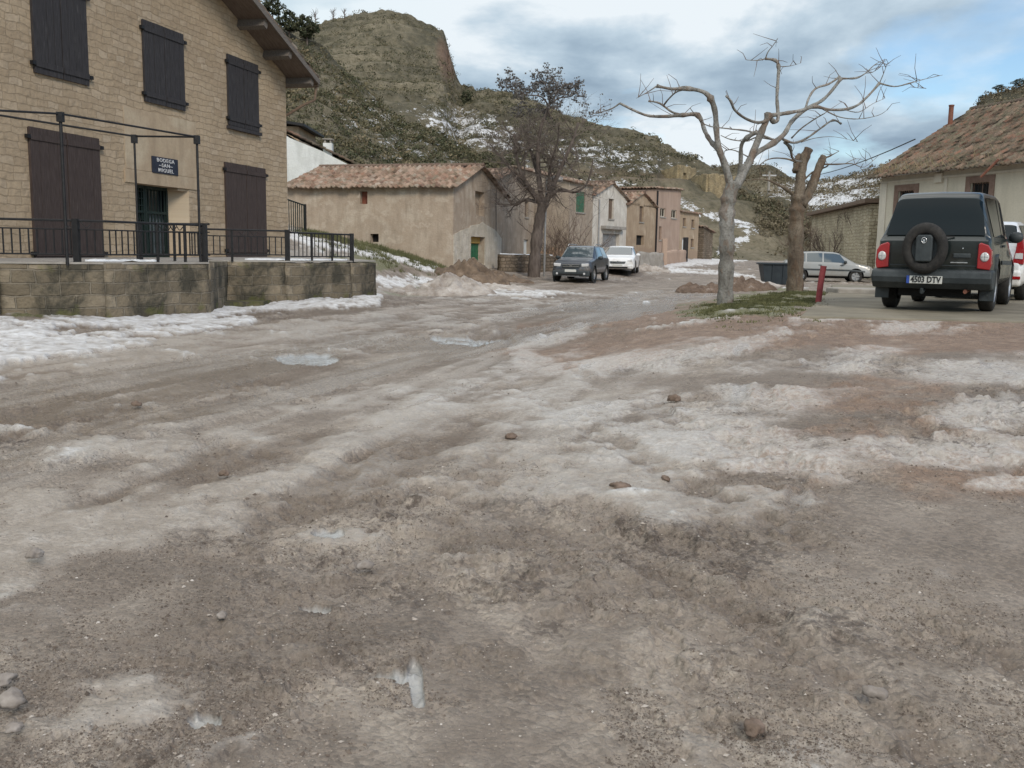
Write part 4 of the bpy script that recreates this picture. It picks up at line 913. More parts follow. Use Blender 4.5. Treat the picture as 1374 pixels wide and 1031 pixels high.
# ------------------------------------------------------------------ barn
def house_at(name, ox_, oy_, th, z, label, cat='house', group=None): return empty(name, (ox_, oy_, z), th, label, cat, group)
BP = Plane(-2.66, 42, .2836, 1); bz = -.3
barn = house_at('barn', -2.66, 42, BP.th, bz, 'long low plastered barn with an old tiled roof and a small green roller door', 'barn')
def bs(px, py): s_, z = BP.sz(px, py); return s_, z-bz
BL = bs(677.5, 262)[0]; BW = 8.0; bze = bs(606, 249)[1]; ap, apz = bs(643, 224)
g0 = bs(631, 320); g1 = bs(650, 322); gt = bs(640, 318)[1]; gb = bs(640, 358)[1]
w0, w1 = bs(637.5, 270)[0], bs(650, 270)[0]; wt, wb_ = bs(644, 257)[1], bs(644, 290)[1]
wt = min(wt, bze-.02)
hl = [(g0[0], g1[0], gb-.3, gt), (w0, w1, wb_, wt)]
mb = MB(); wall_holes(mb, BL, -1.5, bze, hl, .4)
mb.face([(0, 0, bze), (BL, 0, bze-.02), (ap, 0, apz)]); mb.face([(0, BW, bze), (ap, BW, apz), (BL, BW, bze)])
mb.face([(0, BW, -1.5), (BL, BW, -1.5), (BL, BW, bze), (0, BW, bze)]); mb.face([(BL, 0, -1.5), (BL, BW, -1.5), (BL, BW, bze), (BL, 0, bze)])
# long wall on x=0 with the little window and the broken hole
LPn = Plane(-2.66, 42, -BP.d[1], BP.d[0])
def ls(px, py): s_, z = LPn.sz(px, py); return s_, z-bz
wa = ls(493, 265)[0]; wbx = ls(483, 265)[0]; wz1 = ls(489, 257)[1]; wz0 = ls(489, 274)[1]
ha, hb_ = ls(508, 320)[0], ls(497, 320)[0]; hz1, hz0 = ls(503, 314)[1], ls(503, 325)[1]
hh = [(wa, wbx, wz0, wz1), (ha, hb_, hz0, hz1)]
ys = sorted({0, BW, wa, wbx, ha, hb_}); zs = sorted({-1.5, bze, wz0, wz1, hz0, hz1})
for i in range(len(ys)-1):
    for j in range(len(zs)-1):
        cy, cz = (ys[i]+ys[i+1])/2, (zs[j]+zs[j+1])/2
        if any(h[0] < cy < h[1] and h[2] < cz < h[3] for h in hh): continue
        mb.face([(0, ys[i], zs[j]), (0, ys[i], zs[j+1]), (0, ys[i+1], zs[j+1]), (0, ys[i+1], zs[j])])
for a, b, c, d in hh:
    for q_ in (((0, a, c), (.3, a, c), (.3, a, d), (0, a, d)), ((0, b, c), (0, b, d), (.3, b, d), (.3, b, c)), ((0, a, d), (.3, a, d), (.3, b, d), (0, b, d)), ((0, a, c), (0, b, c), (.3, b, c), (.3, a, c))): mb.face(q_)
mb.build('wall', M['barn'], barn)
MB().box((.22, wa+.01, wz0+.01), (.26, wbx-.01, wz1-.01)).build('window_board', M['redwood'], barn)
MB().box((.28, ha, hz0), (.31, hb_, hz1)).build('wall_hole', M['darkhole'], barn)
pm = MB(); 
pts = [(.02, -1.2), (BL*.9, -1.2), (BL*.93, bs(668, 318)[1]), (BL*.84, bs(662, 312)[1]), (BL*.7, bs(655, 305)[1]), (BL*.52, bs(645, 298)[1]), (BL*.45, bs(640, 304)[1]), (BL*.3, bs(626, 305)[1]), (BL*.12, bs(612, 309)[1]), (.02, bs(607, 314)[1])]
# rough mortar skin round the low door, cut clear of the opening
zt_ = gt
def skin(poly_l): 
    m_ = MB(); m_.prism(poly_l, -.035, -.002, 'y'); return m_
lft_ = [p for p in pts if p[0] < g0[0]]; 
top_l = bs(626, 304)[1]
sk1 = [(.02, -1.2), (g0[0], -1.2), (g0[0], bs(633, 303)[1]), (BL*.28, bs(624, 305)[1]), (BL*.12, bs(612, 309)[1]), (.02, bs(607, 315)[1])]
sk2 = [(g1[0], -1.2), (BL*.9, -1.2), (BL*.93, bs(668, 320)[1]), (BL*.84, bs(662, 313)[1]), (BL*.78, bs(658, 308)[1]), (g1[0], bs(650, 301)[1])]
sk3 = [(g0[0], gt), (g1[0], gt), (g1[0], bs(650, 301)[1]), (BL*.52, bs(645, 298)[1]), (BL*.45, bs(641, 301)[1]), (g0[0], bs(633, 303)[1])]
m3 = MB()
for s_ in (sk1, sk2, sk3): m3.prism(s_, -.035, -.002, 'y')
m3.build('mortar_patch', M['barn_patch'], barn)
gd = MB(); n = 14
for k in range(n): z = gb-.3+(gt-.32-gb+.3)*k/n; gd.box((g0[0]+.02, .30+.012*(k % 2), z), (g1[0]-.02, .33+.012*(k % 2), z+(gt-.32-gb+.3)/n-.004))
gd.build('roller_door', M['green'], barn)
MB().box((g0[0]+.01, .22, gt-.30), (g1[0]-.01, .36, gt-.01)).build('door_lintel', M['ochre'], barn)
MB().box((w0, .25, wb_), (w1, .3, wt)).build('bricked_window', M['barn'], barn)
MB().box((w0+.02, .19, wb_), (w0+.22, .24, wt-.01)).build('window_frame', M['woodbrown'], barn)
MB().tube([(BL*.80, -.02, apz-.9), (BL*.79, -.03, bze-.3), (BL*.8, -.03, bs(662, 300)[1]), (BL*.8, -.03, bs(662, 318)[1])], .014, 5).build('cable', M['iron'], barn)
o1 = .25
sl_l = (apz-bze)/ap; sl_r = (apz-bze)/(BL-ap)
r1 = tiled_slope((-.35, BW+.2, bze-.35*sl_l+.03), (-.35, -o1, bze-.35*sl_l+.03), (ap, -o1, apz+.05), (ap, BW+.2, apz+.05), 'roof', M['tiles'], barn, seed=21, sag=.10, tw=.25)
r2 = tiled_slope((BL+.3, -o1, bze-.3*sl_r+.03), (BL+.3, BW+.2, bze-.3*sl_r+.03), (ap, BW+.2, apz+.05), (ap, -o1, apz+.05), 'roof', M['tiles'], barn, seed=22, sag=.05, tw=.25)
mb = MB(); 
for i in range(20):
    y = -o1+(BW+.4)*i/20; mb.tube([(ap, y, apz+.06), (ap, y+(BW+.4)/20+.05, apz+.075)], [.12, .10], 8)
mb.build('ridge_tiles', M['tiles'], r1)

def simple_house(name, plane, s0, s1, W, zb_, ze, label, m, gable=0, holes=(), roof='tiles', ridge='y', apex=None, cat='house', group=None, ov=.2, top=None):
    """holes: list (kind, s0,s1,z0,z1) in world z"""
    L = s1-s0; o = Vector((plane.o[0]+plane.d[0]*s0, plane.o[1]+plane.d[1]*s0, zb_))
    e = empty(name, o, plane.th, label, cat, group)
    H = [(a-s0, b-s0, c-zb_, d-zb_) for _, a, b, c, d in holes]
    mb = MB(); shell(mb, L, W, -1.5, ze-zb_, H, gable, apex, .3, ridge) if not top else None
    if top:
        zl, zr_ = top[0]-zb_, top[1]-zb_; zmin = min(zl, zr_)
        wall_holes(mb, L, -1.5, zmin, H, .3); mb.face([(0, 0, zmin), (L, 0, zmin), (L, 0, zr_), (0, 0, zl)] if zl != zmin and zr_ != zmin else ([(0, 0, zmin), (L, 0, zmin), (L, 0, zr_)] if zl == zmin else [(0, 0, zmin), (L, 0, zmin), (0, 0, zl)]))
        mb.face([(0, W, -1.5), (0, W, zl), (L, W, zr_), (L, W, -1.5)]); mb.face([(0, 0, -1.5), (0, W, -1.5), (0, W, zl), (0, 0, zl)]); mb.face([(L, 0, -1.5), (L, W, -1.5), (L, W, zr_), (L, 0, zr_)])
    mb.build('wall', M[m], e)
    for (kind, *_), h in zip(holes, H):
        if kind in ('boarded', 'whitewin', 'green', 'window'): MB().box((h[0]-.06, -.06, h[2]-.09), (h[1]+.06, .12, h[2]-.01)).build('window_sill', M['concrete'], e)
        if kind == 'window': recess_fill(e, h, .18, 'glass', 'window', 1)
        elif kind == 'whitewin': recess_fill(e, h, .14, 'glass', 'window', 1, 'creamtrim')
        elif kind == 'dark': MB().box((h[0], .2, h[2]), (h[1], .23, h[3])).build('opening', M['darkhole'], e)
        elif kind == 'boarded': 
            b_ = MB()
            for k in range(4): x = h[0]+(h[1]-h[0])*k/4; b_.box((x+.01, .12+.01*(k % 2), h[2]), (x+(h[1]-h[0])/4-.01, .16+.01*(k % 2), h[3]))
            b_.build('shutter', M['woodbrown'], e)
        elif kind == 'green':
            b_ = MB()
            for k in range(12): z = h[2]+(h[3]-h[2])*k/12; b_.box((h[0]+.03, .03+.015*(k % 2), z), (h[1]-.03, .07+.015*(k % 2), z+(h[3]-h[2])/12-.01))
            b_.build('shutter', M['greenshut'], e)
        elif kind == 'garage':
            b_ = MB(); 
            for k in range(8): x = h[0]+(h[1]-h[0])*k/8; b_.box((x+.005, .2+.012*(k % 2), h[2]), (x+(h[1]-h[0])/8-.005, .24+.012*(k % 2), h[3]))
            b_.build('garage_door', M['zinc'], e)
        elif kind == 'whitedoor': MB().box((h[0], .12, h[2]), (h[1], .16, h[3])).build('door', M['whitewash'], e)
    z1 = ze-zb_
    if not top and gable and ridge == 'y':
        a = L/2 if apex is None else apex; sl = gable/a; sr = gable/(L-a)
        rf = tiled_slope((-ov, W+ov, z1-ov*sl+.04), (-ov, -ov, z1-ov*sl+.04), (a, -ov, z1+gable+.04), (a, W+ov, z1+gable+.04), 'roof', M[roof], e, seed=int(s0*7) % 99)
        tiled_slope((L+ov, -ov, z1-ov*sr+.04), (L+ov, W+ov, z1-ov*sr+.04), (a, W+ov, z1+gable+.04), (a, -ov, z1+gable+.04), 'roof', M[roof], e, seed=int(s0*7+5) % 99)
        MB().tube([(a, -ov-.02, z1+gable+.07), (a, W+ov, z1+gable+.07)], .11, 8).build('ridge_tiles', M[roof], rf)
    elif not top and ridge == 'x':
        a = W/2 if apex is None else apex; s_ = gable/a
        tiled_slope((-ov, -ov, z1-ov*s_+.04), (L+ov, -ov, z1-ov*s_+.04), (L+ov, a, z1+gable+.04), (-ov, a, z1+gable+.04), 'roof', M[roof], e, seed=int(s0*7) % 99)
        tiled_slope((L+ov, W+ov, z1-ov*s_+.04), (-ov, W+ov, z1-ov*s_+.04), (-ov, a, z1+gable+.04), (L+ov, a, z1+gable+.04), 'roof', M[roof], e, seed=int(s0*7+5) % 99)
    elif top:
        tiled_slope((-ov, -ov, top[0]-zb_+.03), (-ov, W, top[0]-zb_+.03), (L+ov, W, top[1]-zb_+.03), (L+ov, -ov, top[1]-zb_+.03), 'roof', M[roof], e, seed=31)
    return e
# house behind the barn gable
P2 = Plane(-14.57+.2836*50-.35, 50.1, .2836, 1)
def q2(p, px, py): return p.sz(px, py)
e0 = -.6; e1 = q2(P2, 717, 262)[0]; eh = q2(P2, 715, 266)[1]; g_ap = q2(P2, 672, 226)
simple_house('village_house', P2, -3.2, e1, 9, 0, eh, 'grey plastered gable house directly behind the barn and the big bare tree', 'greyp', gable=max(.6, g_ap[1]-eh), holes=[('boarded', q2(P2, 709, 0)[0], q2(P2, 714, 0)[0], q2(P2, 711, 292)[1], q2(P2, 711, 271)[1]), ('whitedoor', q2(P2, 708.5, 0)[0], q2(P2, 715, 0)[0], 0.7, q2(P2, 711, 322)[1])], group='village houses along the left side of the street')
# row with the common street line
RP = Plane(3.2, 56.2, .53, 1)
def rs(px, py): return RP.sz(px, py)
def hole(kind, l, r_, t, b): cx_ = (l+r_)/2; return (kind, rs(l, t)[0], rs(r_, t)[0], rs(cx_, b)[1], rs(cx_, t)[1])
cC = rs(796.5, 246); zC = rs(778, 246)[1]
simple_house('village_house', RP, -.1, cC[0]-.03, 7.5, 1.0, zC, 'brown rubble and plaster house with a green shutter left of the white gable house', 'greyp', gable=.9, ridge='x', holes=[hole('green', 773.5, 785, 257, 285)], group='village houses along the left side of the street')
sC = RP
e = bpy.data.objects[-1] if False else None
d0 = cC[0]; d1 = rs(841.5, 268)[0]; zD = rs(819, 266)[1]; gD = rs(821, 246)[1]-zD
hd = simple_house('village_house', RP, d0, d1, 8, 1.0, zD, 'narrow white gable house with a slit window and a garage door', 'white', gable=gD, holes=[hole('boarded', 817, 824, 267, 294), hole('garage', 809, 831, 314, 332)], group='village houses along the left side of the street')
h_ = hole('x', 806, 834, 304, 308); MB().box((h_[1]-d0, -.35, h_[3]-1.0), (h_[2]-d0, 0, h_[4]-1.0)).build('door_canopy', M['concrete'], hd)
MB().tube([(rs(803, 280)[0]-d0, -.06, -.5), (rs(803, 280)[0]-d0, -.06, zD-1.2)], .05, 6).build('drain_pipe', M['zinc'], hd)
f0 = d1+.03; f1 = rs(880, 280)[0]; zE = rs(861, 277)[1]; gE = rs(861, 259)[1]-zE
simple_house('village_house', RP, f0, f1, 8, 1.0, zE, 'tan gable house with a slit window between the white house and the clay block', 'tan', gable=gE, holes=[hole('boarded', 858.5, 864, 274, 298), hole('dark', 854, 864, 316, 329)], group='village houses along the left side of the street')
F0 = f1+.03; F1 = rs(914, 255)[0]; 
fb = simple_house('village_house', RP, F0, F1, 8, .9, 5, 'tall clay coloured block with a shed roof and two small windows', 'clay', top=(rs(880, 254)[1], rs(914, 256)[1]), holes=[hole('whitewin', 886, 893, 279.5, 291), hole('whitewin', 901, 908, 282, 293), hole('boarded', 884.5, 888, 304, 322)], group='village houses along the left side of the street')
MB().tube([(.05, -.08, -.5), (.05, -.08, 5)], .06, 6).build('drain_pipe', M['iron'], fb)
G0 = F1+.03; G1 = rs(938, 290)[0]; zG = rs(926, 286)[1]
simple_house('village_house', RP, G0, G1, 6, .9, zG, 'low tan house with small square windows at the far end of the row', 'tan', gable=max(.4, rs(922, 279)[1]-zG), ridge='x', holes=[hole('boarded', 916.5, 920.5, 293, 304), hole('boarded', 928, 932, 295, 306), hole('whitedoor', 915.5, 920.5, 320, 337), hole('boarded', 927, 931, 321, 332)], group='village houses along the left side of the street')
P4 = Plane(*[G_ for G_ in (RP.o[0]+RP.d[0]*(G1+.5)+.3, RP.o[1]+RP.d[1]*(G1+.5))], .53, 1)
simple_house('shed', P4, 0, 2.6, 3, .9, 3.6, 'dim ruined shed just right of the low tan house at the end of the row', 'rubble', top=(P4.sz(940, 305)[1], P4.sz(944, 313)[1]), cat='shed')
# white house behind the stone house, and the brown one above it
WP = Plane(-14, 52, 1, .02)
wz = lambda px, py: WP.sz(px, py)
we = empty('white_house', (-14, 52, 0), WP.th, 'whitewashed gable wall with a small chimney rising between the stone house and the barn roof', 'house')
poly = [(0, -1), (11, -1), (wz(477, 226)[0]+1.5, wz(477, 226)[1]-.4), wz(475, 225), wz(432, 203), wz(388, 185), (0, 8.5)]
poly = [(a_, b_) for a_, b_ in poly]; poly[1] = (poly[2][0], -1)
MB().prism(poly, 0, 6, 'y').build('wall', M['whitewash'], we)
T0 = Vector((0, 0, 8.52)); T1 = Vector((*[poly[2][0]], 0, poly[2][1]+.02))
tiled_slope((T1.x, .15, T1.z-.06), (T1.x, 6.2, T1.z-.06), (0, 6.2, 8.46), (0, .15, 8.46), 'roof', M['tiles_old'], we, seed=5, thick=.04)
cx0, cz0 = wz(433, 205); ch = MB().box((cx0-.05, .4, cz0-.6), (cx0+.42, .9, cz0+.55)).build('chimney', M['whitewash'], we)
MB().box((cx0-.0, .45, cz0+.56), (cx0+.1, .85, cz0+.72)).box((cx0+.3, .45, cz0+.56), (cx0+.37, .85, cz0+.72)).box((cx0-.08, .37, cz0+.73), (cx0+.45, .93, cz0+.78)).build('chimney_cap', M['concrete'], ch)
BR = Plane(-17, 60, 1, .0); bz1 = BR.sz(401, 208); bz2 = BR.sz(398, 170)
be = empty('brown_house', (-17, 60, 2), 0, 'corner of a brown house with a dark roof edge above the whitewashed wall', 'house')
MB().box((0, 0, -3), (bz1[0], 5, bz2[1]-2)).build('wall', M['tan'], be)
MB().prism([(-.3, bz2[1]-1.4), (bz1[0]+.5, bz2[1]-2.05), (bz1[0]+.5, bz2[1]-1.9), (-.3, bz2[1]-1.2)], -.6, 5.5, 'y').build('roof', M['iron'], be)
# ruins on the hill
def ruin(h, pxl, pxm, pxr, pt, pb, Yn, label, door=None, slant=0):
    """left face lit (pxl..pxm), right face (pxm..pxr)"""
    c = K(pxm, pb, Yn); l = K(pxl, pb-4, Yn+3.5); r_ = K(pxr, pb-3, Yn+4)
    e = empty('stone_ruin', (c.x, c.y, c.z), 0, label, 'ruin', 'roofless stone ruins on the hillside')
    zt_ = K(pxm, pt, Yn).z-c.z
    for nm, p, dlt in (('wall', l, slant), ('wall', r_, 0)):
        a = Vector((0, 0)); b = Vector((p.x-c.x, p.y-c.y)); L = (b-a).length; th = math.atan2(b.y, b.x); rr_ = random.Random(int(pxl))
        n = 10; mb = MB(); mb2 = MB(); top = [zt_ - dlt*(i/n) + rr_.uniform(-.12, .12) for i in range(n+1)]
        for i in range(n):
            x0_, x1_ = L*i/n, L*(i+1)/n
            lo = -2.5
            if door and p is r_ and .15 < (i+.5)/n < .4:
                mb.prism([(x0_, zt_*.62), (x1_, zt_*.62), (x1_, top[i+1]), (x0_, top[i])], -.25, .25, 'y'); continue
            mb.prism([(x0_, lo), (x1_, lo), (x1_, top[i+1]), (x0_, top[i])], -.25, .25, 'y')
        o = mb.build(nm, M['ruin'], e); o.rotation_euler = (0, 0, th)
    # back walls
    for p, q_ in ((l, r_),):
        b1 = Vector((p.x-c.x, p.y-c.y)); b2 = Vector((q_.x-c.x, q_.y-c.y)); s2 = b1+b2
        for s_ in (b1, b2):
            d = s2-s_; mb = MB(); mb.box((0, -.2, -2.5), (d.length, .2, zt_*.85)); o = mb.build('wall', M['ruin'], e); o.location = (s_.x, s_.y, 0); o.rotation_euler = (0, 0, math.atan2(d.y, d.x))
    return e
Yr1 = hp(hB, 910, v_of(hB, 910, 246)).y; Yr2 = hp(hB, 948, v_of(hB, 948, 262)).y
ruin(hB, 884, 910, 931, 222, 247, Yr1, 'upper stone ruin with a dark doorway on the hillside above the street', door=1, slant=.8)
ruin(hB, 929, 949, 985, 233, 262, Yr2, 'lower yellowish stone ruin right of the one with the doorway', slant=.3)
print('RUIN Y', Yr1, Yr2)

# ------------------------------------------------------------------ cream house on the right
CP = Plane(17.3, 46, .34, -1); cz = .25       # runs from far corner towards the viewer
cre = empty('cream_house', (17.3, 46, cz), CP.th, 'cream rendered single storey house with a mossy tiled roof behind the dark off-roader', 'house')
def cs(px, py): s_, z = CP.sz(px, py); return s_, z-cz
CL = 24.0; CW = 10.5; ce = cs(1172, 238)[1]; rise = 3.3
def chole(l, r_, t, b): cx_ = (l+r_)/2; return (cs(l, t)[0], cs(r_, t)[0], cs(cx_, b)[1], cs(cx_, t)[1])
HW_ = [chole(1206, 1227, 256, 300), chole(1303, 1328, 245, 300)]
HW_.append((HW_[1][1]+4.2, HW_[1][1]+5.4, HW_[1][2], HW_[1][3]))
mb = MB(); shell(mb, CL, CW, -2, ce, HW_, rise, None, .25, 'x'); mb.build('wall', M['cream'], cre)
for h in HW_:
    a, b, c, d = h; t_ = .28; fm = MB(); fm.box((a-t_, -.03, c-.2), (a, .0, d+t_)).box((b, -.03, c-.2), (b+t_, .0, d+t_)).box((a, -.03, d), (b, .0, d+t_)).build('window_surround', M['browntrim'], cre)
    wo_ = recess_fill(cre, h, .2, 'glass', 'window', 1, 'browntrim')
    gr = MB()
    for k in range(7): x = a+(b-a)*(k+.5)/7; gr.box((x-.012, .05, c), (x+.012, .07, d))
    gr.build('window_grille', M['iron'], wo_)
MB().box((0, -.05, -2), (.45, 0, ce-.35)).box((0, -.05, ce-.34), (CL, 0, ce-.25)).build('corner_pilaster', M['creamtrim'], cre)
MB().box((cs(1268, 250)[0], -.05, -2), (cs(1268, 250)[0]+.16, 0, ce-.36)).build('corner_pilaster', M['creamtrim'], cre)
MB().box((cs(1256, 240)[0], -.12, cs(1262, 245)[1]), (cs(1266, 240)[0], -.0, cs(1262, 233)[1])).build('meter_box', M['creamtrim'], cre)
MB().prism([(-.6, ce-.1), (0, ce-.02), (.0, ce+.0), (-.6, ce-.07)], -.1, CL, 'x').build('eave_boards', M['beam'], cre)
sl = rise/(CW/2)
rr1 = tiled_slope((-.3, -.6, ce-.6*sl+.30), (CL, -.6, ce-.6*sl+.30), (CL, CW/2, ce+rise+.1), (-.3, CW/2, ce+rise+.1), 'roof', M['tiles_old'], cre, seed=8, sag=.12, tw=.26)
rr2 = tiled_slope((CL, CW+.5, ce-.5*sl+.1), (-.3, CW+.5, ce-.5*sl+.1), (-.3, CW/2, ce+rise+.1), (CL, CW/2, ce+rise+.1), 'roof', M['tiles_old'], cre, seed=9, sag=.05)
mb = MB(); n = 50
for i in range(n): x = -.3+(CL)*i/n; mb.tube([(x, CW/2, ce+rise+.12), (x+CL/n+.04, CW/2, ce+rise+.14)], [.13, .11], 8)
mb.build('ridge_tiles', M['tiles_old'], rr1)
# stove pipe
px_, py_ = 1275, 172
best = None
for s_ in np.linspace(0, 14, 141):
    for v_ in np.linspace(0, CW/2, 40):
        p = CP.local(cz) @ Vector((s_, v_, ce + v_*sl)); qx, qy = proj(np.array([p.x]), np.array([p.y]), np.array([p.z])); d = (qx[0]-px_)**2+(qy[0]-py_)**2
        if best is None or d < best[0]: best = (d, s_, v_, ce+v_*sl, p.y)
_, s_, v_, z_, Yp = best; hpipe = 30/F*Yp
MB().tube([(s_, v_, z_-.3), (s_, v_, z_+hpipe)], .11, 12).tube([(s_, v_, z_+hpipe-.03), (s_, v_, z_+hpipe+.03)], .13, 12).build('stove_pipe', M['rust'], cre, smooth=False)
# broken gutter stick hanging at the eave
MB().tube([tuple(CP.local(cz).inverted() @ K(1340, 214, 38.2)), tuple(CP.local(cz).inverted() @ K(1316, 238, 38.6))], .05, 6).build('hanging_gutter', M['rust'], cre)
# dry weeds along the eave
wd = MB(); r = random.Random(3)
for i in range(240):
    s_ = abs(r.gauss(0, 3.2)) - .2; v_ = -.5 + abs(r.gauss(0, .5)); z = ce + v_*sl + .2; hgt = r.uniform(.1, .45); l_ = r.uniform(-.2, .2)
    wd.tube([(s_, v_, z), (s_+l_*.5, v_-.04, z+hgt*.6), (s_+l_, v_-.1, z+hgt)], [.012, .009, .004], 3, False)
wd.build('roof_weeds', noisy('dry_weeds', (.16, .13, .07), (.27, .22, .13), 3, .9), cre)['kind'] = 'stuff'
# long yellow rubble building behind the golf coloured car
YP = Plane(19.2, 60.8, .13, 1) 
YP = Plane(11.5+.13*62, 62, -.13, -1)
ye = empty('rubble_shed', (YP.o[0], YP.o[1], 0), YP.th, 'long pale yellow rubble shed with a sloping dark roof edge behind the silver car', 'shed')
ya = YP.sz(1090, 290); yb = YP.sz(1166, 273); y0 = YP.sz(1083, 340)[0]
L0, L1 = ya[0]-.1, yb[0]+.4; 
MB().prism([(L0, -.5), (L1, -.5), (L1, yb[1]-.05), (L0, ya[1])], 0, 5, 'y').build('wall', M['rubblesunlit'], ye)
MB().prism([(L0-.2, ya[1]+.01), (L1+.3, yb[1]-.0), (L1+.3, yb[1]+.2), (L0-.2, ya[1]+.2)], -.35, 5.2, 'y').build('roof', M['tiles_old'] if False else M['woodbrown'], ye)

# ------------------------------------------------------------------ concrete apron
sz_ = 1.5-.81
cor = [KZ(1073, 424, sz_), KZ(1117, 387, sz_)]
ap_ = [(cor[0].x, cor[0].y), (cor[1].x, cor[1].y), (cor[1].x+1.0, 27.5), (30, 27.5), (30, 11.2), (cor[0].x+4, 12.35)]
n = 60; base = ap_
S = MB(); S.prism(base[::-1], sz_-.16, sz_, 'z'); o = S.build('pavement', M['slab']); o['kind'] = 'structure'; bevel(o, .03)
# low concrete block at the edge of the apron
b0 = KZ(1150, 393, sz_); MBb = MB().box((-.55, -.35, -.04), (.75, .5, .10)).build('concrete_block', M['concrete']); MBb.location = (b0.x, b0.y, sz_); bevel(MBb, .03)
tag(MBb, 'low concrete inspection block set on the apron left of the dark off-roader', 'concrete block')

# ------------------------------------------------------------------ walls along the street
def stone_run(name, label, pts, h, m, cat='wall', th=.4, snow=False):
    p0 = pts[0]; e = empty(name, (p0[0], p0[1], gz(*p0)-.15), 0, label, cat); rr_ = random.Random(5)
    for (xa, ya), (xb, yb) in zip(pts[:-1], pts[1:]):
        L = math.hypot(xb-xa, yb-ya); thh = math.atan2(yb-ya, xb-xa); n = max(4, int(L/.2)); za = gz(xa, ya)-.15; zb2 = gz(xb, yb)-.15
        k = 10; S_, Z_ = np.meshgrid(np.linspace(0, L, n), np.linspace(-.4, 1, k)); hh_ = h + (zb2-za)*S_/L
        d = (fbm(S_, Z_*h, 3, 4, 5)-.5)*.14; zz2 = np.where(Z_ < 0, Z_, Z_*hh_ + (Z_ > .95)*(fbm(S_, S_*0, 2, 3, 8)-.5)*.15)
        co = np.stack([S_, -d, zz2], -1).reshape(-1, 3); o = npmesh('wall', co, gridfaces(*S_.shape), M[m], e, True)
        o.location = (xa-p0[0], ya-p0[1], za-(gz(*p0)-.15)); o.rotation_euler = (0, 0, thh); md = o.modifiers.new('t', 'SOLIDIFY'); md.thickness = th; md.offset = -1
        if snow:
            sp = snow_patch(e, [(0, .2), (L*.5, .22), (L, .2)], 0, .2, seed=3); sp.location = (xa-p0[0], ya-p0[1], za-(gz(*p0)-.15)+h+.02); sp.rotation_euler = (0, -math.atan2(zb2-za, L), thh)
    return e
stone_run('dry_stone_wall', 'low snow topped rubble wall behind the big bare tree and the dark estate car', [tpx(672, 46.5), tpx(742, 49)], .95, 'rubble', snow=True)
stone_run('garden_wall', 'low grey concrete wall in front of the white and tan gable houses', [tpx(786, 52.5), tpx(886, 60.5)], 1.0, 'concrete')
stone_run('brick_fence', 'low reddish fence wall at the foot of the clay coloured block', [tpx(888, 61.5), tpx(916, 66.5)], 1.0, 'clay')
for i, (px, Y) in enumerate(((886.5, 61), (914.5, 67))):
    p = at(px, Y); o = MB().box((-.16, -.16, -.4), (.16, .16, 1.7)).build('gate_post', M['clay' if i == 0 else 'iron'], None); o.location = p; bevel(o, .03)
    tag(o, ['square clay coloured gate post at the end of the grey garden wall', 'dark gate post at the right end of the reddish fence wall'][i], 'gate post')
# metal gate behind the stone house
mg = empty('metal_fence', (*tpx(386, 36), K(388, 312, 36).z-.1), 0, 'dark green metal picket fence at the head of the snowy path beside the stone house', 'fence')
a = K(386, 268, 36)-mg.location; b = K(409, 276, 37)-mg.location
mb = MB().tube([a, b], .03, 6).tube([(a.x, a.y, .15), (b.x, b.y, .0)], .03, 6)
mb.build('rail', M['greeniron'], mg)
mb = MB()
for k in range(8):
    p = a.lerp(b, (k+.5)/8); mb.tube([(p.x, p.y, -.2), p], .022, 4)
mb.build('pickets', M['greeniron'], mg)
MB().box((b.x-.05, b.y-.05, -.6), (b.x+.05, b.y+.05, b.z+.05)).build('post', M['iron'], mg)

# ------------------------------------------------------------------ heaps, clods and stones
def heap(name, label, cat, pos, rx, ry, h, m, seed, n=70, lump=.5):
    u = np.linspace(-1, 1, n); X, Y = np.meshgrid(u, u); rr_ = np.hypot(X, Y); ang_ = np.arctan2(Y, X)
    edge = 1 - .25*(fbm(np.cos(ang_)*1.5+seed, np.sin(ang_)*1.5, 1, 3, seed)); f_ = np.clip(1-rr_/edge, 0, 1)
    Z = h*(f_**.75)*(.75 + (fbm(X*rx+seed, Y*ry, .9, 3, seed)-.5)*1.4) + f_**.4*h*lump*(fbm(X*rx, Y*ry, 3.5, 5, seed+3)-.45)
    bz_ = gbase(pos[0]+X*rx, pos[1]+Y*ry)-pos[2]; Z = np.where(f_ > 0, bz_+Z, bz_-.15)
    o = npmesh(name, np.stack([X*rx, Y*ry, Z], -1).reshape(-1, 3), gridfaces(n, n), m, None, True); o.location = pos; return tag(o, label, cat)
M['dirtysnow'] = noisy('dirty_snow', (.20, .165, .135), (.40, .365, .33), 2.6, .8, bumpd=.07, bs_=1, c=(.55, .53, .51))
M['soil'] = noisy('dark_soil', (.07, .05, .035), (.16, .115, .08), 3, .95, bumpd=.06, c=(.24, .19, .14))
M['brownsoil'] = noisy('brown_soil', (.085, .058, .042), (.17, .12, .088), 4, .95, bumpd=.09, bs_=1, c=(.36, .33, .3))
heap('snow_heap', 'dirty grey ploughed snow heap at the roadside in front of the barn corner', 'snow heap', at(598, 28.5), 1.8, 1.5, .55, M['dirtysnow'], 2, lump=1.1)
heap('snow_heap', 'lower spread of dirty ploughed snow right of the taller heap', 'snow heap', at(655, 33), 2.0, 1.3, .26, M['dirtysnow'], 5, lump=1.2)
heap('soil_heap', 'dark pile of soil and twigs against the barn corner beside the green door', 'soil heap', at(632, 37.5), 1.7, 1.3, .85, M['soil'], 7, lump=.9)
heap('soil_heap', 'dark soil pile right of the barn gable below the rubble wall', 'soil heap', at(672, 41.5), 1.5, 1.2, .5, M['soil'], 9, lump=.9)
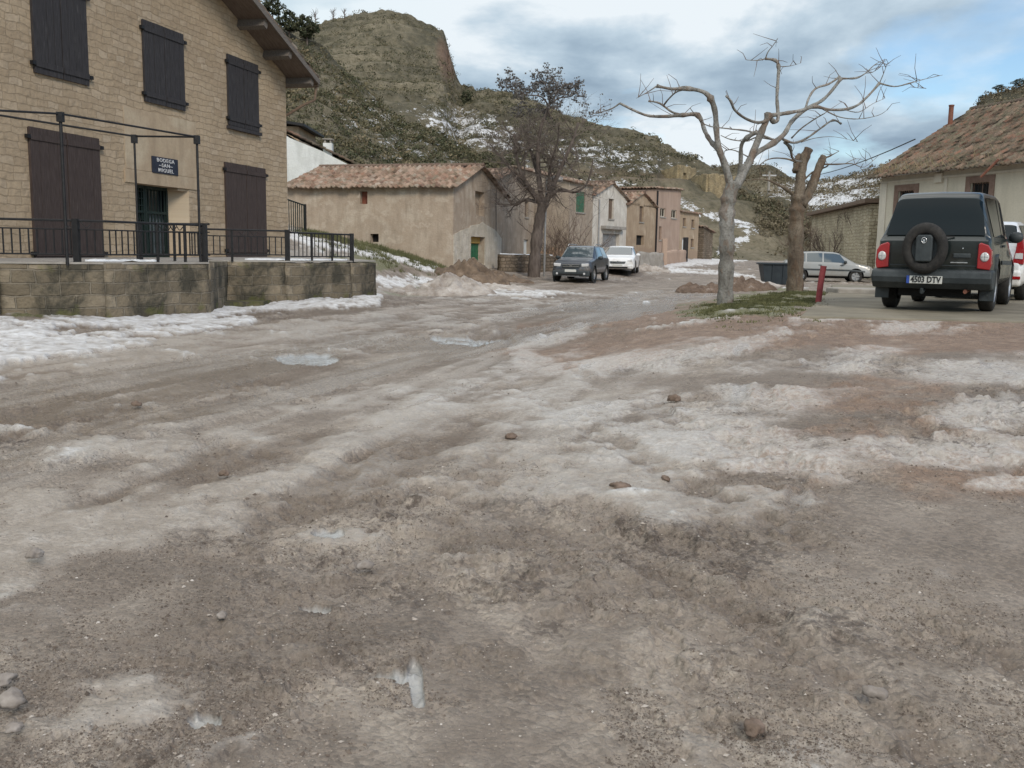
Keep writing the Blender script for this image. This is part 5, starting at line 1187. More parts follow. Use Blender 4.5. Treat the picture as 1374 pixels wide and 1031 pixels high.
heap('soil_heap', 'left brown heap of spoil in the street behind the nearest tree', 'soil heap', at(938, 33), 1.0, .9, .42, M['brownsoil'], 11, lump=1.5)
heap('soil_heap', 'right brown heap of spoil in the street left of the dark bin', 'soil heap', at(992, 33.5), 1.35, 1.0, .5, M['brownsoil'], 13, lump=1.5)
heap('snow_heap', 'grey heap of snow behind the white car at the foot of the garden wall', 'snow heap', at(868, 56.5), 1.6, 1.0, .35, M['dirtysnow'], 15, lump=1.2)
heap('snow_heap', 'snowy rubble heap in the street just left of the dark bin', 'snow heap', at(1000, 37.5), 1.6, 1.0, .5, M['dirtysnow'], 17)
def stone(name, label, px, py, wpx, m, seed, flat=.55):
    r = np.random.default_rng(seed)
    z = 0.1
    for _ in range(8):
        p = KZ(px, py, z); z = gz(p.x, p.y)+.0
    s_ = wpx/F*p.y/2
    bm = bmesh.new(); bmesh.ops.create_icosphere(bm, subdivisions=3, radius=1)
    for v_ in bm.verts:
        c = v_.co; k = 1 + .5*(float(fbm(np.array([c.x*1.3+seed]), np.array([c.y*1.3+c.z]), 1, 3, seed)[0])-.5)*2 + .15*math.sin(c.x*7+seed)*math.cos(c.y*6)
        v_.co = Vector((c.x*k*s_, c.y*k*s_*.8, max(c.z, -.5)*k*s_*flat))
    me = bpy.data.meshes.new(name); bm.to_mesh(me); bm.free(); o = link(name, me, m, None, True); o.location = (p.x, p.y, z+s_*flat*.3+.015); o.rotation_euler = (0, 0, seed)
    return tag(o, label, 'stone' if 'stone' in name else 'clod')
M['stone'] = noisy('mud_caked_stone', (.16, .135, .115), (.28, .25, .225), 9, .85, bumpd=.01)
M['clod'] = noisy('mud_clod', (.10, .07, .05), (.19, .14, .11), 12, .95, bumpd=.02)
for a in [('mud_clod', 'brown clod of earth lying on the ice below the nearest tree', 904, 539, 20, 'clod', 1), ('mud_clod', 'brown stony clod with a footprint beside it on the left ice', 301, 640, 15, 'clod', 2), ('mud_clod', 'dark clod by the rut in the brown puddle at the left', 183, 546, 14, 'clod', 3),
          ('stone', 'pale rounded stone embedded in the mud right of the centre puddles', 491, 765, 22, 'stone', 4), ('stone', 'rounded stone in the dark mud left of the white puddle', 298, 832, 17, 'stone', 5), ('stone', 'largest pale stone at the bottom left edge', 12, 948, 42, 'stone', 6), ('stone', 'pale stone above the largest one at the left edge', 6, 920, 30, 'stone', 7),
          ('stone', 'flat grey stone on the mud at the left below the ice sheet', 48, 750, 26, 'stone', 8), ('stone', 'half buried brown stone at the lower right', 1172, 938, 38, 'stone', 9), ('mud_clod', 'small clod on the ice in the middle of the lane', 686, 590, 16, 'clod', 10), ('mud_clod', 'dark clod beside the crack in the right ice', 893, 647, 18, 'clod', 11),
          ('mud_clod', 'thin dark clod left of the one by the ice crack', 832, 659, 26, 'clod', 12), ('stone', 'small pale stone at the bottom left below the largest one', 20, 985, 24, 'stone', 13), ('mud_clod', 'dark lump of mud at the bottom right corner', 1010, 985, 36, 'clod', 14)]:
    stone(a[0], a[1], a[2], a[3], a[4], M[a[5]], a[6])
# loose gravel and crumbs scattered over the mud: one uncountable object
def gravel(n, seed, lo=.002, hi=.007, thr=.60, cols=((.10, .075, .058), (.18, .145, .115), (.33, .285, .24)), name='gravel', label='loose gravel and crumbs of mud strewn over the icy lane', fq=3.5, flat=.6):
    r = np.random.default_rng(seed); Y = 2.4/(1-r.random(n)*.86); ax = r.uniform(-.62, .62, n); X = ax*Y
    ii = np.clip(np.searchsorted(GRID[1], np.hypot(X, Y))-1, 0, len(GRID[1])-2); jj = np.clip(np.searchsorted(GRID[0], np.arctan2(X, Y))-1, 0, len(GRID[0])-2); q_ = ICY[ii, jj] < .45 + .5*(r.random(len(X)) < .05); X, Y = X[q_], Y[q_]
    k = fbm(X, Y, .9, 4, 3)*.6 + fbm(X, Y, fq, 4, 88+seed)*.6 > thr; X, Y = X[k], Y[k]; m = len(X); s_ = (lo + (hi-lo)*r.random(m)**2.2)*(1+r.random(m)**14*2.2)*(.75+Y*.05)
    oc = np.array([(1,0,0),(0,1,0),(-1,0,0),(0,-1,0),(0,0,1)], float)
    a = r.uniform(0, 6.28, m); ca, sa = np.cos(a), np.sin(a); V = np.repeat(oc[None], m, 0)*r.uniform(.6, 1.25, (m, 5, 1)); 
    V = np.stack([V[..., 0]*ca[:, None]-V[..., 1]*sa[:, None]*.7, V[..., 0]*sa[:, None]+V[..., 1]*ca[:, None]*.7, V[..., 2]*flat], -1)*s_[:, None, None]
    V = V + np.stack([X, Y, ground_z(X, Y)+.001], -1)[:, None]
    f_ = np.array([(0,1,4),(1,2,4),(2,3,4),(3,0,4)]); Fc = (np.arange(m)*5)[:, None, None] + f_[None]
    t_ = np.repeat(np.clip(r.normal(.45, .25, m), 0, 1), 5)
    def fn(t, b):
        a1 = t.new('ShaderNodeVertexColor', layer_name='m1'); t.put(b.inputs['Base Color'], t.ramp(a1.outputs[0], [(.2, cols[0]), (.5, cols[1]), (.85, cols[2])]))
    o = npmesh(name, V.reshape(-1, 3), Fc.reshape(-1, 3), mat(name+'_crumbs', rough=.9, fn=fn), None, False, {'m1': np.stack([t_, t_, t_, t_], -1)})
    tag(o, label, 'gravel', None, 'stuff')
gravel(30000, 4)
gravel(190000, 9, .0012, .0048, .60, ((.07, .053, .041), (.12, .095, .075), (.2, .165, .135)), 'mud_crumbs', 'clustered dark crumbs of churned mud across the lane', 5.0, .8)
gravel(14000, 15, .002, .006, .50, ((.2, .165, .135), (.3, .26, .22), (.45, .41, .37)), 'grit', 'fine pale grit scattered over the mud', 5, .6)

# ------------------------------------------------------------------ trees
def limb(mb, pts, r0, r1, Y, dY, seg=8, seed=0, knob=None, sub=4):
    """pts in pixels of the photo, at distance Y running back by dY over the limb"""
    P = [K(x, y, Y + dY*i/(len(pts)-1)) for i, (x, y) in enumerate(pts)]
    # catmull rom
    Q = []
    for i in range(len(P)-1):
        a, b, c, d = P[max(i-1, 0)], P[i], P[i+1], P[min(i+2, len(P)-1)]
        for k in range(sub):
            t = k/sub; Q.append(.5*((2*b)+(c-a)*t+(2*a-5*b+4*c-d)*t*t+(3*b-a-3*c+d)*t**3))
    Q.append(P[-1]); n = len(Q); rg = random.Random(seed)
    rad = [(r0+(r1-r0)*(i/(n-1))**.8)*rg.uniform(.86, 1.14) for i in range(n)]
    if knob: 
        for k in knob: 
            j = min(n-1, k*sub); rad[j] *= 1.55
            for jj, ff in ((j-1, 1.2), (j+1, 1.25)):
                if 0 <= jj < n: rad[jj] *= ff
    return Q, rad
c5 = lambda L: [(780+.3687*x, 40+.3687*y) for x, y in L]
def tree_from(name, label, root_px, Y, trunk, limbs, m, group, barkm):
    b = K(root_px[0], root_px[1], Y); b.z = gz(b.x, b.y); e = empty(name, b, 0, label, 'tree', group)
    Q, rad = limb(None, c5(trunk[0]), trunk[1], trunk[2], Y, 0, seed=1, sub=6); Q = [q_-b for q_ in Q]
    Q.insert(0, Vector((Q[0].x, Q[0].y, -.35))); rad.insert(0, rad[0]*1.25); rad[1] *= 1.15
    o = MB().tube(Q, rad, 14).build('trunk', barkm, e, smooth=True)
    for i, L in enumerate(limbs):
        pts, r0, r1, y0, dy, kn = L
        Q, rad = limb(None, c5(pts), r0*.74, r1*.72, Y+y0, dy, seed=i+7, knob=kn); Q = [q_-b for q_ in Q]
        br = MB().tube(Q, rad, 8).build('branch', barkm, e, smooth=True)
        if r0 < .07 or r1 < .02:          # twigs near the end
            tw = MB(); rg = random.Random(i+50)
            for k in range(4):
                j = rg.randrange(max(1, len(Q)//2), len(Q)); d = Vector((rg.uniform(-1, 1), rg.uniform(-.8, .8), rg.uniform(-.2, 1))).normalized(); l_ = rg.uniform(.15, .5)
                tw.tube([Q[j], Q[j]+d*l_*.5+Vector((0, 0, .03)), Q[j]+d*l_+Vector((rg.uniform(-.08, .08), 0, rg.uniform(-.05, .1)))], [.008, .005, .003], 4, False)
            tw.build('twigs', M['twig'], br)
    return e
nl = [([(545, 575), (525, 500), (500, 430), (492, 370), (487, 300), (470, 250), (440, 225), (380, 214), (330, 216), (275, 205)], .10, .030, 0, -.5, [5, 7, 9]),
      ([(275, 205), (240, 228), (200, 250)], .018, .005, -.5, -.1, None), ([(500, 440), (470, 405), (450, 370), (425, 312), (370, 311), (300, 316), (230, 310), (140, 268)], .065, .028, -.1, .9, [3, 4]),
      ([(140, 268), (110, 288), (70, 300), (35, 308)], .022, .006, .8, .1, None), ([(370, 311), (330, 300), (285, 268), (245, 260)], .03, .02, .4, .3, [3]), ([(300, 275), (320, 250), (350, 225), (400, 216)], .022, .016, .6, -.8, None),
      ([(560, 575), (590, 520), (612, 480), (640, 410), (665, 350), (682, 312)], .11, .075, 0, .5, [5]), ([(682, 312), (700, 335), (716, 322), (712, 250), (716, 180), (718, 135), (706, 112), (670, 106)], .05, .032, .5, .2, [1, 5, 6]),
      ([(670, 106), (640, 112), (600, 110)], .018, .006, .7, .1, None), ([(670, 106), (680, 80), (700, 55), (716, 30)], .017, .005, .7, -.3, None), ([(716, 135), (760, 132), (798, 122)], .010, .003, .7, .4, None),
      ([(676, 332), (640, 338), (595, 322), (558, 292), (545, 262), (528, 242)], .042, .022, .4, -.7, [4, 5]), ([(690, 312), (740, 305), (800, 294), (850, 280), (900, 291), (960, 290), (1005, 275), (1045, 240), (1085, 195)], .05, .028, .5, 1.1, [3, 8]),
      ([(1085, 195), (1140, 207), (1195, 195), (1250, 180), (1315, 165)], .022, .005, 1.6, .3, [2]), ([(1195, 195), (1215, 210), (1255, 214)], .012, .004, 1.7, .2, None), ([(1085, 195), (1100, 160), (1115, 120)], .016, .005, 1.6, -.2, None),
      ([(585, 520), (610, 480), (640, 447), (700, 412), (740, 378), (765, 335), (815, 290), (870, 262), (905, 230), (945, 178)], .085, .035, .1, 1.6, [3, 9]), ([(945, 178), (1000, 176), (1035, 158), (1065, 130), (1095, 112)], .026, .006, 1.7, .2, [1]),
      ([(1035, 158), (1060, 155), (1090, 135)], .012, .004, 1.8, .2, None), ([(815, 290), (830, 245), (855, 213), (900, 198), (940, 172)], .032, .024, 1.2, .6, [4]), ([(735, 400), (775, 412), (820, 395), (870, 360), (915, 330), (945, 342)], .035, .018, .8, .8, [4, 5]),
      ([(700, 402), (660, 385), (600, 368), (530, 360), (450, 345), (395, 285)], .032, .008, .8, -1.4, None), ([(700, 400), (640, 392), (600, 405), (545, 400), (508, 385)], .028, .010, .7, .9, None), ([(765, 395), (800, 360), (850, 325), (885, 305)], .022, .012, .9, -.5, None),
      ([(880, 290), (940, 318), (1010, 325), (1080, 312), (1112, 293)], .020, .004, 1.0, -.6, None), ([(960, 292), (1010, 300), (1060, 270), (1105, 250)], .014, .004, 1.1, .5, None), ([(575, 545), (580, 480), (583, 420), (605, 392), (640, 372)], .055, .040, .1, -.5, [3, 4]),
      ([(740, 410), (760, 430), (770, 470), (800, 480)], .04, .022, .9, .5, [1]), ([(800, 410), (850, 395), (920, 390), (1005, 408)], .012, .003, 1.0, .5, None), ([(620, 470), (560, 440), (525, 440), (520, 455)], .016, .006, .3, -.4, [2])]
tree_from('pollard_tree', 'nearest pollarded plane tree with pale trunk and long knobbly bare branches', (973.5, 405), 17, ([(523, 992), (527, 880), (530, 760), (530, 660), (540, 600), (556, 555)], .135, .13), nl, None, 'pollarded bare trees', M['bark'])
nl2 = [([(785, 640), (795, 580), (800, 520), (812, 470), (828, 434)], .20, .15, 0, .1, None), ([(785, 520), (788, 480), (798, 458)], .16, .12, .1, .1, None), ([(800, 640), (830, 590), (850, 540), (868, 495), (882, 462)], .18, .12, 0, .3, None),
       ([(770, 600), (745, 580), (705, 560), (665, 545), (600, 548)], .06, .010, 0, -.6, [1]), ([(780, 480), (745, 470), (700, 468), (665, 480), (632, 508)], .035, .008, 0, -.5, [0]),
       ([(885, 490), (930, 490), (985, 488), (1030, 500), (1085, 455)], .028, .005, .2, .6, [1]), ([(882, 468), (905, 460), (938, 442)], .03, .01, .3, .2, [1]), ([(960, 488), (1000, 470), (1040, 478)], .012, .004, .4, .3, None), ([(800, 560), (840, 520), (890, 500), (900, 489)], .03, .02, .2, .2, None)]
tree_from('pollard_tree', 'farther pollarded tree with a thick forked trunk cut off short', (1066, 388), 23, ([(777, 945), (780, 840), (782, 720), (785, 650), (790, 600)], .195, .165), nl2, None, 'pollarded bare trees', M['bark2'])
# the big bare tree with dense twigs
def bare_tree(name, label, cat, pos, limbs_px, Y, r_tr, depth, seed, twigm, n_child=(5, 4, 4), tuft=None, ratio=.42, group=None, spread=1.0, start=.25):
    rg = random.Random(seed); e = empty(name, pos, 0, label, cat, group); tw = MB(); tips = []
    def grow(p, d, L, r_, lev):
        n = 4; pts = [p]; dd = d.copy()
        for k in range(n):
            dd = (dd + Vector((rg.uniform(-1, 1), rg.uniform(-1, 1), rg.uniform(-.7, .9)))*.28).normalized(); pts.append(pts[-1] + dd*L/n)
        rad = [r_*(1-.75*k/n) for k in range(n+1)]; tw.tube(pts, rad, 4 if lev < 2 else 3, False); tips.append((pts[-1], dd))
        if lev >= depth: return
        for k in range(n_child[lev]):
            t = rg.uniform(.25, 1); j = min(n-1, int(t*n)); q_ = pts[j].lerp(pts[j+1], t*n-j)
            nd = (dd + Vector((rg.uniform(-1, 1), rg.uniform(-1, 1), rg.uniform(-.75, .95)))*1.1*spread).normalized(); grow(q_, nd, L*rg.uniform(.42, .72), r_*.5, lev+1)
    for i, (pts, r0, r1, dY, nch, L0) in enumerate(limbs_px):
        Q, rad = limb(None, pts, r0, r1, Y, dY, seed=i+seed, sub=5); Q = [q_-pos for q_ in Q]
        if i == 0: Q.insert(0, Vector((Q[0].x, Q[0].y, -.4))); rad.insert(0, rad[0]*1.2)
        MB().tube(Q, rad, 10 if i == 0 else 7).build('trunk' if i == 0 else 'branch', M['barkdark'], e, smooth=True)
        for k in range(nch):
            j = int(len(Q)*rg.uniform(start, .999)); q_ = Q[j]; d = Vector((rg.uniform(-1, 1), rg.uniform(-1, 1), rg.uniform(-.5, .9))).normalized(); grow(q_, d, L0*rg.uniform(.6, 1.2), max(.012, rad[j]*ratio), 0)
    tw.build('crown', M[twigm], e, fixn=False)
    if tuft:
        tf_ = MB()
        for p, d in tips:
            if p.z < tuft or rg.random() < .72: continue
            for _ in range(2):
                u = Vector((rg.uniform(-1, 1), rg.uniform(-1, 1), rg.uniform(-1, 1))).normalized()*rg.uniform(.03, .07); w_ = u.cross(Vector((rg.uniform(-1, 1), 1, .3))).normalized()*.04; c = p+Vector((rg.uniform(-.08, .08), rg.uniform(-.08, .08), -.06)); tf_.face([c-u, c-w_, c+u, c+w_])
        o = tf_.build('seed_clusters', M['tuft'], e, fixn=False); o['kind'] = 'stuff'
    return e
bt = at(716, 45.5)
bare_tree('bare_tree', 'tall dark bare tree with dense twigs standing behind the rubble wall near the barn', 'tree', bt,
    [([(716, 374), (718, 345), (721, 315), (725, 290), (729, 272)], .29, .24, 0, 0, 1),
     ([(729, 275), (725, 255), (722, 225), (722, 195), (726, 170), (734, 150), (736, 142)], .15, .06, .4, 14, 1.3), ([(736, 142), (750, 132), (765, 130), (777, 122)], .05, .015, .8, 8, .62), ([(736, 142), (726, 130), (705, 127), (684, 118)], .05, .015, -.8, 10, .62), ([(736, 142), (738, 128), (732, 114), (724, 108)], .04, .012, .3, 8, .55), ([(737, 140), (748, 124), (760, 112)], .04, .012, -.9, 8, .55), ([(705, 127), (692, 118), (682, 108)], .025, .01, -1.2, 6, .5),
     ([(727, 275), (712, 255), (700, 235), (692, 205), (690, 180)], .16, .05, -1.0, 18, 1.7), ([(731, 275), (742, 250), (755, 220), (768, 190), (776, 165)], .16, .05, .8, 18, 1.7), ([(731, 272), (750, 255), (772, 258), (788, 245), (796, 215)], .10, .03, -1.2, 15, 1.5),
     ([(723, 272), (705, 268), (690, 275), (678, 262), (666, 240)], .10, .03, .6, 15, 1.5), ([(712, 255), (695, 240), (675, 215), (655, 190)], .08, .02, 1.2, 14, 1.5), ([(726, 250), (715, 215), (708, 180), (712, 160)], .08, .02, 1.8, 12, 1.2), ([(736, 255), (738, 225), (748, 190), (750, 165)], .09, .02, -1.8, 13, 1.2)],
    45.5, .3, 3, 5, 'twigred', (5, 4, 3), tuft=7.6)
# pale lime ring and red paint band on the trunk foot
lm = noisy('lime_wash', (.26, .27, .25), (.36, .36, .33), 4, .9)
# shrubs
def bush(px, Y, h, w_, label, seed, n=14, m='twig', group='bare bushes by the rubble shed'):
    p = at(px, Y); rg = random.Random(seed); e = empty('bare_bush', p, 0, label, 'bush', group); tw = MB(); st_ = MB()
    def grow(q_, d, L, r_, lev):
        pts = [q_]; 
        for k in range(3): d = (d+Vector((rg.uniform(-1, 1), rg.uniform(-1, 1), rg.uniform(-.4, .8)))*.25).normalized(); pts.append(pts[-1]+d*L/3)
        (st_ if lev == 0 else tw).tube(pts, [r_, r_*.8, r_*.55, r_*.3], 4, False)
        if lev < 3:
            for k in range(4): nd = (d+Vector((rg.uniform(-1, 1), rg.uniform(-1, 1), rg.uniform(-.3, .8)))*.9).normalized(); grow(pts[rg.randrange(1, 4)], nd, L*rg.uniform(.35, .65), r_*.5, lev+1)
    for k in range(n): grow(Vector((rg.uniform(-.2, .2)*w_, rg.uniform(-.2, .2), -.1)), Vector((rg.uniform(-1, 1)*w_/h, rg.uniform(-.4, .4), 1)).normalized(), h*rg.uniform(.5, .9), .035, 0)
    st_.build('stems', M['bark2'], e, fixn=False); tw.build('crown', M[m], e, fixn=False)
bush(1112, 55, 3.3, 2.6, 'leafless bush against the yellow rubble shed above the silver car roof', 1, 11)
bush(1150, 53, 3.2, 2.0, 'leafless bush against the yellow rubble shed beside the cream house corner', 2, 9)
bush(1088, 60, 2.2, 2.6, 'low bare thicket left of the rubble shed behind the forked tree', 3, 12)
bush(742, 51.5, 2.4, 2.6, 'dark thicket behind the estate car against the brown rubble house', 4, 14, group='bare bushes behind the parked cars')
bush(770, 53.5, 1.8, 2.4, 'lower dark thicket right of the one behind the estate car', 5, 12, group='bare bushes behind the parked cars')
for i, (px, py, h) in enumerate([(398, 33, 3.0), (423, 34, 3.6), (447, 30, 3.2), (462, 27, 2.6)]):
    p = hp(hB, px, .985); rg = random.Random(i)
    e = empty('ridge_tree', p, 0, ['leftmost', 'second from the left', 'third from the left', 'rightmost'][i] + ' small bare tree on the skyline left of the hill top', 'tree', 'bare trees on the skyline')
    k_ = MB().tube([(0, 0, -.6), (.1, 0, h*.45), (0, 0, h*.8)], [.12, .08, .03], 5).build('trunk', M['twig'], e); tw = MB()
    for j in range(26):
        z = h*rg.uniform(.2, .75); d = Vector((rg.uniform(-1, 1), rg.uniform(-1, 1), rg.uniform(.2, 1.6))).normalized()*h*rg.uniform(.25, .5); q_ = Vector((0, 0, z)); tw.tube([q_, q_+d*.5+Vector((0, 0, .05)), q_+d], [.05, .035, .02], 3, False)
    tw.build('crown', M['twig'], e, fixn=False)

# ------------------------------------------------------------------ street furniture
# leaning red post by the apron
rp = KZ(1097, 405, sz_); tp_ = K(1105, 358, rp.y); tp_ = tp_-rp
ps = empty('bollard', rp, 0, 'short leaning weathered red steel post at the edge of the concrete apron', 'bollard')
MB().tube([(0, 0, -.25), tp_*.5, tp_], .052, 12).build('post', M['redpaint'], ps, smooth=False)
MB().tube([tp_*.985, tp_*1.02], .056, 12).build('cap', M['redpaint'], ps)
# dark skip-like bin
bp_ = at(1036, 40.5); bn = empty('waste_bin', bp_, R(-4), 'dark grey flared plastic bin standing in the street left of the silver car', 'bin')
mb = MB(); w1, w2, h_ = .44, .62, .92; d1, d2 = .38, .55
w1, w2 = .50, .66
ring = lambda w_, d_, z: [(-w_, -d_, z), (w_, -d_, z), (w_, d_, z), (-w_, d_, z)]
R0, R1, R2, R3 = ring(w1, d1, .0), ring(w2, d2, .9), ring(w2-.05, d2-.05, .9), ring(w1-.05, d1-.05, .06)
for A_, B_ in ((R0, R1), (R1, R2), (R2, R3)):
    for i in range(4): j = (i+1) % 4; mb.face([A_[i], A_[j], B_[j], B_[i]])
mb.face(R3); mb.face(R0[::-1]); mb.build('tub', M['bin'], bn)
rb = MB(); 
for A_ in (ring(w2+.04, d2+.04, .86),): rb.tube([*A_, A_[0]], .035, 6)
rb.build('rim', M['bin'], bn)
for x in (-.22, .22):
    MB().prism([(x-.02, .02), (x+.02, .02), (x+.03, .86), (x-.03, .86)], 0, .0, 'y') ; f_ = MB(); f_.face([(x-.02, -d1-.03, .03), (x+.02, -d1-.03, .03), (x+.03, -d2-.03, .85), (x-.03, -d2-.03, .85)]).face([(x-.02, -d1+.02, .03), (x-.02, -d1-.03, .03), (x-.03, -d2-.03, .85), (x-.03, -d2+.02, .85)]).face([(x+.02, -d1-.03, .03), (x+.02, -d1+.02, .03), (x+.03, -d2+.02, .85), (x+.03, -d2-.03, .85)]); f_.build('rib', M['bin'], bn)
# pole with lamp by the big tree
lp = at(727.5, 46.5); la = empty('street_lamp', lp, 0, 'thin pale pole with a grey lamp head partly hidden in the big bare tree', 'lamp')
tpz = K(745, 243, 46.5)-lp
MB().tube([(0, 0, -.3), (0, 0, 2.4), (0.03, 0, 4.6), (tpz.x-.15, 0, tpz.z+.1)], .05, 8).build('pole', M['zinc'], la)
MB().tube([(tpz.x-.2, 0, tpz.z+.08), (tpz.x, 0, tpz.z+.12), (tpz.x+.35, -.05, tpz.z+.05)], [.10, .16, .12], 10).build('lamp_head', M['zinc'], la)
# utility pole and cable
up_ = hp(hC, 1033, v_of(hC, 1033, 262)); ut = empty('utility_pole', up_, 0, 'distant pale utility pole on the hillside between the two pollarded trees', 'pole')
hz = (K(1033, 230, up_.y)-up_).z
MB().tube([(0, 0, -1), (0, 0, hz)], [.22, .15], 8).build('pole', M['concrete'], ut); MB().box((-1.0, -.08, hz-.7), (1.0, .08, hz-.5)).build('crossarm', M['zinc'], ut)
ca = up_+Vector((0, 0, hz)); cb = K(1228, 187, 47); pts = []
for i in range(17): t = i/16; p = ca.lerp(cb, t); p.z -= 1.6*4*t*(1-t)*.8; pts.append(p)
o = MB().tube([p-cb for p in pts], .03, 4).build('overhead_cable', M['iron']); o.location = cb; tag(o, 'thin black cable sagging from the hillside pole to the cream house roof', 'cable')
# field fence posts at the valley mouth
for i, (px, py) in enumerate([(1008, 322), (1022, 320), (1036, 317), (1050, 315), (1003, 302)]):
    p = hp(hC, px, v_of(hC, px, py)); o = MB().tube([(0, 0, -.5), (.03, 0, 1.5)], .07, 6).build('fence_post', M['woodbrown']); o.location = p
    tag(o, ['lowest', 'second lowest', 'middle', 'rightmost', 'upper lone'][i] + ' weathered wooden fence post on the grassy bank beside the snowy track', 'fence post', 'field fence posts')

# ------------------------------------------------------------------ cars
class Car:
    def __init__(s, name, label, pos, head, st, paintm, group='parked cars', wheels=None, R_=.31, tw=.20, glass='cglass'):
        s.e = empty(name, pos, math.pi/2-head, label, 'car', group); s.glass = glass
        s.st = np.array(st, float); s.L = s.st[-1, 0]
        s.xs = np.unique(np.concatenate([np.linspace(0, s.L, 130), np.linspace(0, .3, 14), np.linspace(s.L-.3, s.L, 14)]))
        P = np.stack([np.interp(s.xs, s.st[:, 0], s.st[:, k]) for k in range(1, 7)], 1)
        Q = P.copy()
        for k in range(6):
            for _ in range(2):
                w_ = np.convolve(np.pad(Q[:, k], 1, 'edge'), [.25, .5, .25], 'valid'); Q[:, k] = w_
        Q[0], Q[-1] = P[0], P[-1]; s.P = Q
        ts = np.linspace(0, 7, 43); co = []
        for side in (1, -1):
            tt = ts if side > 0 else ts[::-1][1:-1]
            X, T = np.meshgrid(s.xs, tt, indexing='ij'); co.append(s.surf(X, T, side))
        co = np.concatenate(co, 1); nx, nt_ = co.shape[:2]
        i = np.arange(nx-1)[:, None]*nt_; j = np.arange(nt_)[None]; j2 = (j+1) % nt_
        F_ = np.stack([i+j, i+j2, i+nt_+j2, i+nt_+j], -1).reshape(-1, 4).tolist()
        F_ += [list(range(nt_))[::-1], [(nx-1)*nt_+k for k in range(nt_)]]
        me = bpy.data.meshes.new('body'); me.from_pydata(co.reshape(-1, 3).tolist(), [], F_); me.update()
        bm = bmesh.new(); bm.from_mesh(me); bmesh.ops.recalc_face_normals(bm, faces=bm.faces); bm.to_mesh(me); bm.free()
        ob = bpy.data.objects.new('tmp', me); C.objects.link(ob)
        R2 = R_+.055; cut = MB()
        for x in wheels:
            for sd_ in (1, -1): cut.lathe([(0, .52), (R2, .52), (R2, 1.3), (0, 1.3)], 40, Matrix.Translation((x, 0, R_+.01)) @ Matrix.Rotation(-sd_*math.pi/2, 4, 'X'))
        cm = bpy.data.meshes.new('c'); cm.from_pydata(cut.v, [], cut.f); cm.update(); bm = bmesh.new(); bm.from_mesh(cm); bmesh.ops.remove_doubles(bm, verts=bm.verts, dist=1e-5); bmesh.ops.recalc_face_normals(bm, faces=bm.faces); bm.to_mesh(cm); bm.free()
        co_ = bpy.data.objects.new('c', cm); C.objects.link(co_)
        md = ob.modifiers.new('b', 'BOOLEAN'); md.object = co_; md.operation = 'DIFFERENCE'; md.solver = 'EXACT'
        dg = bpy.context.evaluated_depsgraph_get(); me2 = bpy.data.meshes.new_from_object(ob.evaluated_get(dg)); bpy.data.objects.remove(ob); bpy.data.objects.remove(co_)
        me2.name = 'body'; me2.materials.clear(); me2.materials.append(M[paintm]); me2.materials.append(M['liner'])
        for p in me2.polygons:
            p.use_smooth = True; c = p.center
            for x in wheels:
                if math.hypot(c.x-x, c.z-R_-.01) < R2-.001+.004 and abs(c.y) < .95 and (abs(math.hypot(c.x-x, c.z-R_-.01)-R2) < .02 and abs(p.normal.y) < .3 or abs(abs(c.y)-.52) < .01): p.material_index = 1
            if c.z < .30 and p.normal.z < -.6: p.material_index = 1
        s.body = bpy.data.objects.new('body', me2); C.objects.link(s.body); s.body.parent = s.e
        me2.set_sharp_from_angle(angle=R(38)) if hasattr(me2, 'set_sharp_from_angle') else None
        wy = s.st[:, 5].max() if False else max(s.st[:, 4].max(), s.st[:, 5].max())
        for x in wheels:
            for sd_ in (1, -1):
                T = Matrix.Translation((x, sd_*(wy+.0), R_)) @ Matrix.Rotation(-sd_*math.pi/2, 4, 'X')
                wh = MB().lathe([(R_*.62, -tw), (R_*.86, -tw), (R_*.97, -tw+.02), (R_, -tw*.7), (R_, -tw*.3), (R_*.97, -.02), (R_*.86, 0), (R_*.66, -.004), (R_*.62, -.03), (R_*.62, -tw)], 36, T).build('wheel', M['tyre'], s.e, smooth=True)
                rm = MB(); rm.lathe([(R_*.64, -.012), (R_*.60, -.03), (R_*.55, -.05)], 30, T).lathe([(R_*.16, -.03), (R_*.14, -.02), (0, -.018)], 16, T)
                for k in range(5):
                    A_ = T @ Matrix.Rotation(k*2*math.pi/5, 4, 'Z'); rm.box((R_*.08, -R_*.09, -.05), (R_*.58, R_*.09, -.028), A_)
                rm.lathe([(R_*.62, -.075), (0, -.08)], 24, T); rm.build('rim', M['alloy'], wh)
    def surf(s, X, T, side=1):
        g = lambda k: np.interp(X, s.xs, s.P[:, k]); zb_, zbe, zr_, wb, wbe, wr = (g(k) for k in range(6))
        zm = zb_*.5+zbe*.5; wm = np.maximum(wb, wbe)+.015
        ny = np.stack([0*wb, wb*.8, wb, wm, wbe, wr, wr*.8, 0*wr], 0)
        nz = np.stack([zb_, zb_, zb_+.09*(zbe-zb_)/.5, zm, zbe, zbe+(zr_-zbe)*.90, zr_-(zr_-zbe)*.02, zr_], 0)
        i = np.clip(np.floor(T).astype(int), 0, 6); f_ = T-i
        def cr(N):
            tk = lambda a: np.take_along_axis(N, np.clip(a, 0, 7)[None], 0)[0]
            a, b, c, d = tk(i-1), tk(i), tk(i+1), tk(i+2); h = lambda u, v_: (v_-u)*.5
            m0, m1 = h(a, c)*.45, h(b, d)*.45; f2, f3 = f_*f_, f_**3
            return (2*f3-3*f2+1)*b + (f3-2*f2+f_)*m0 + (-2*f3+3*f2)*c + (f3-f2)*m1
        return np.stack([X, side*cr(ny), cr(nz)], -1)
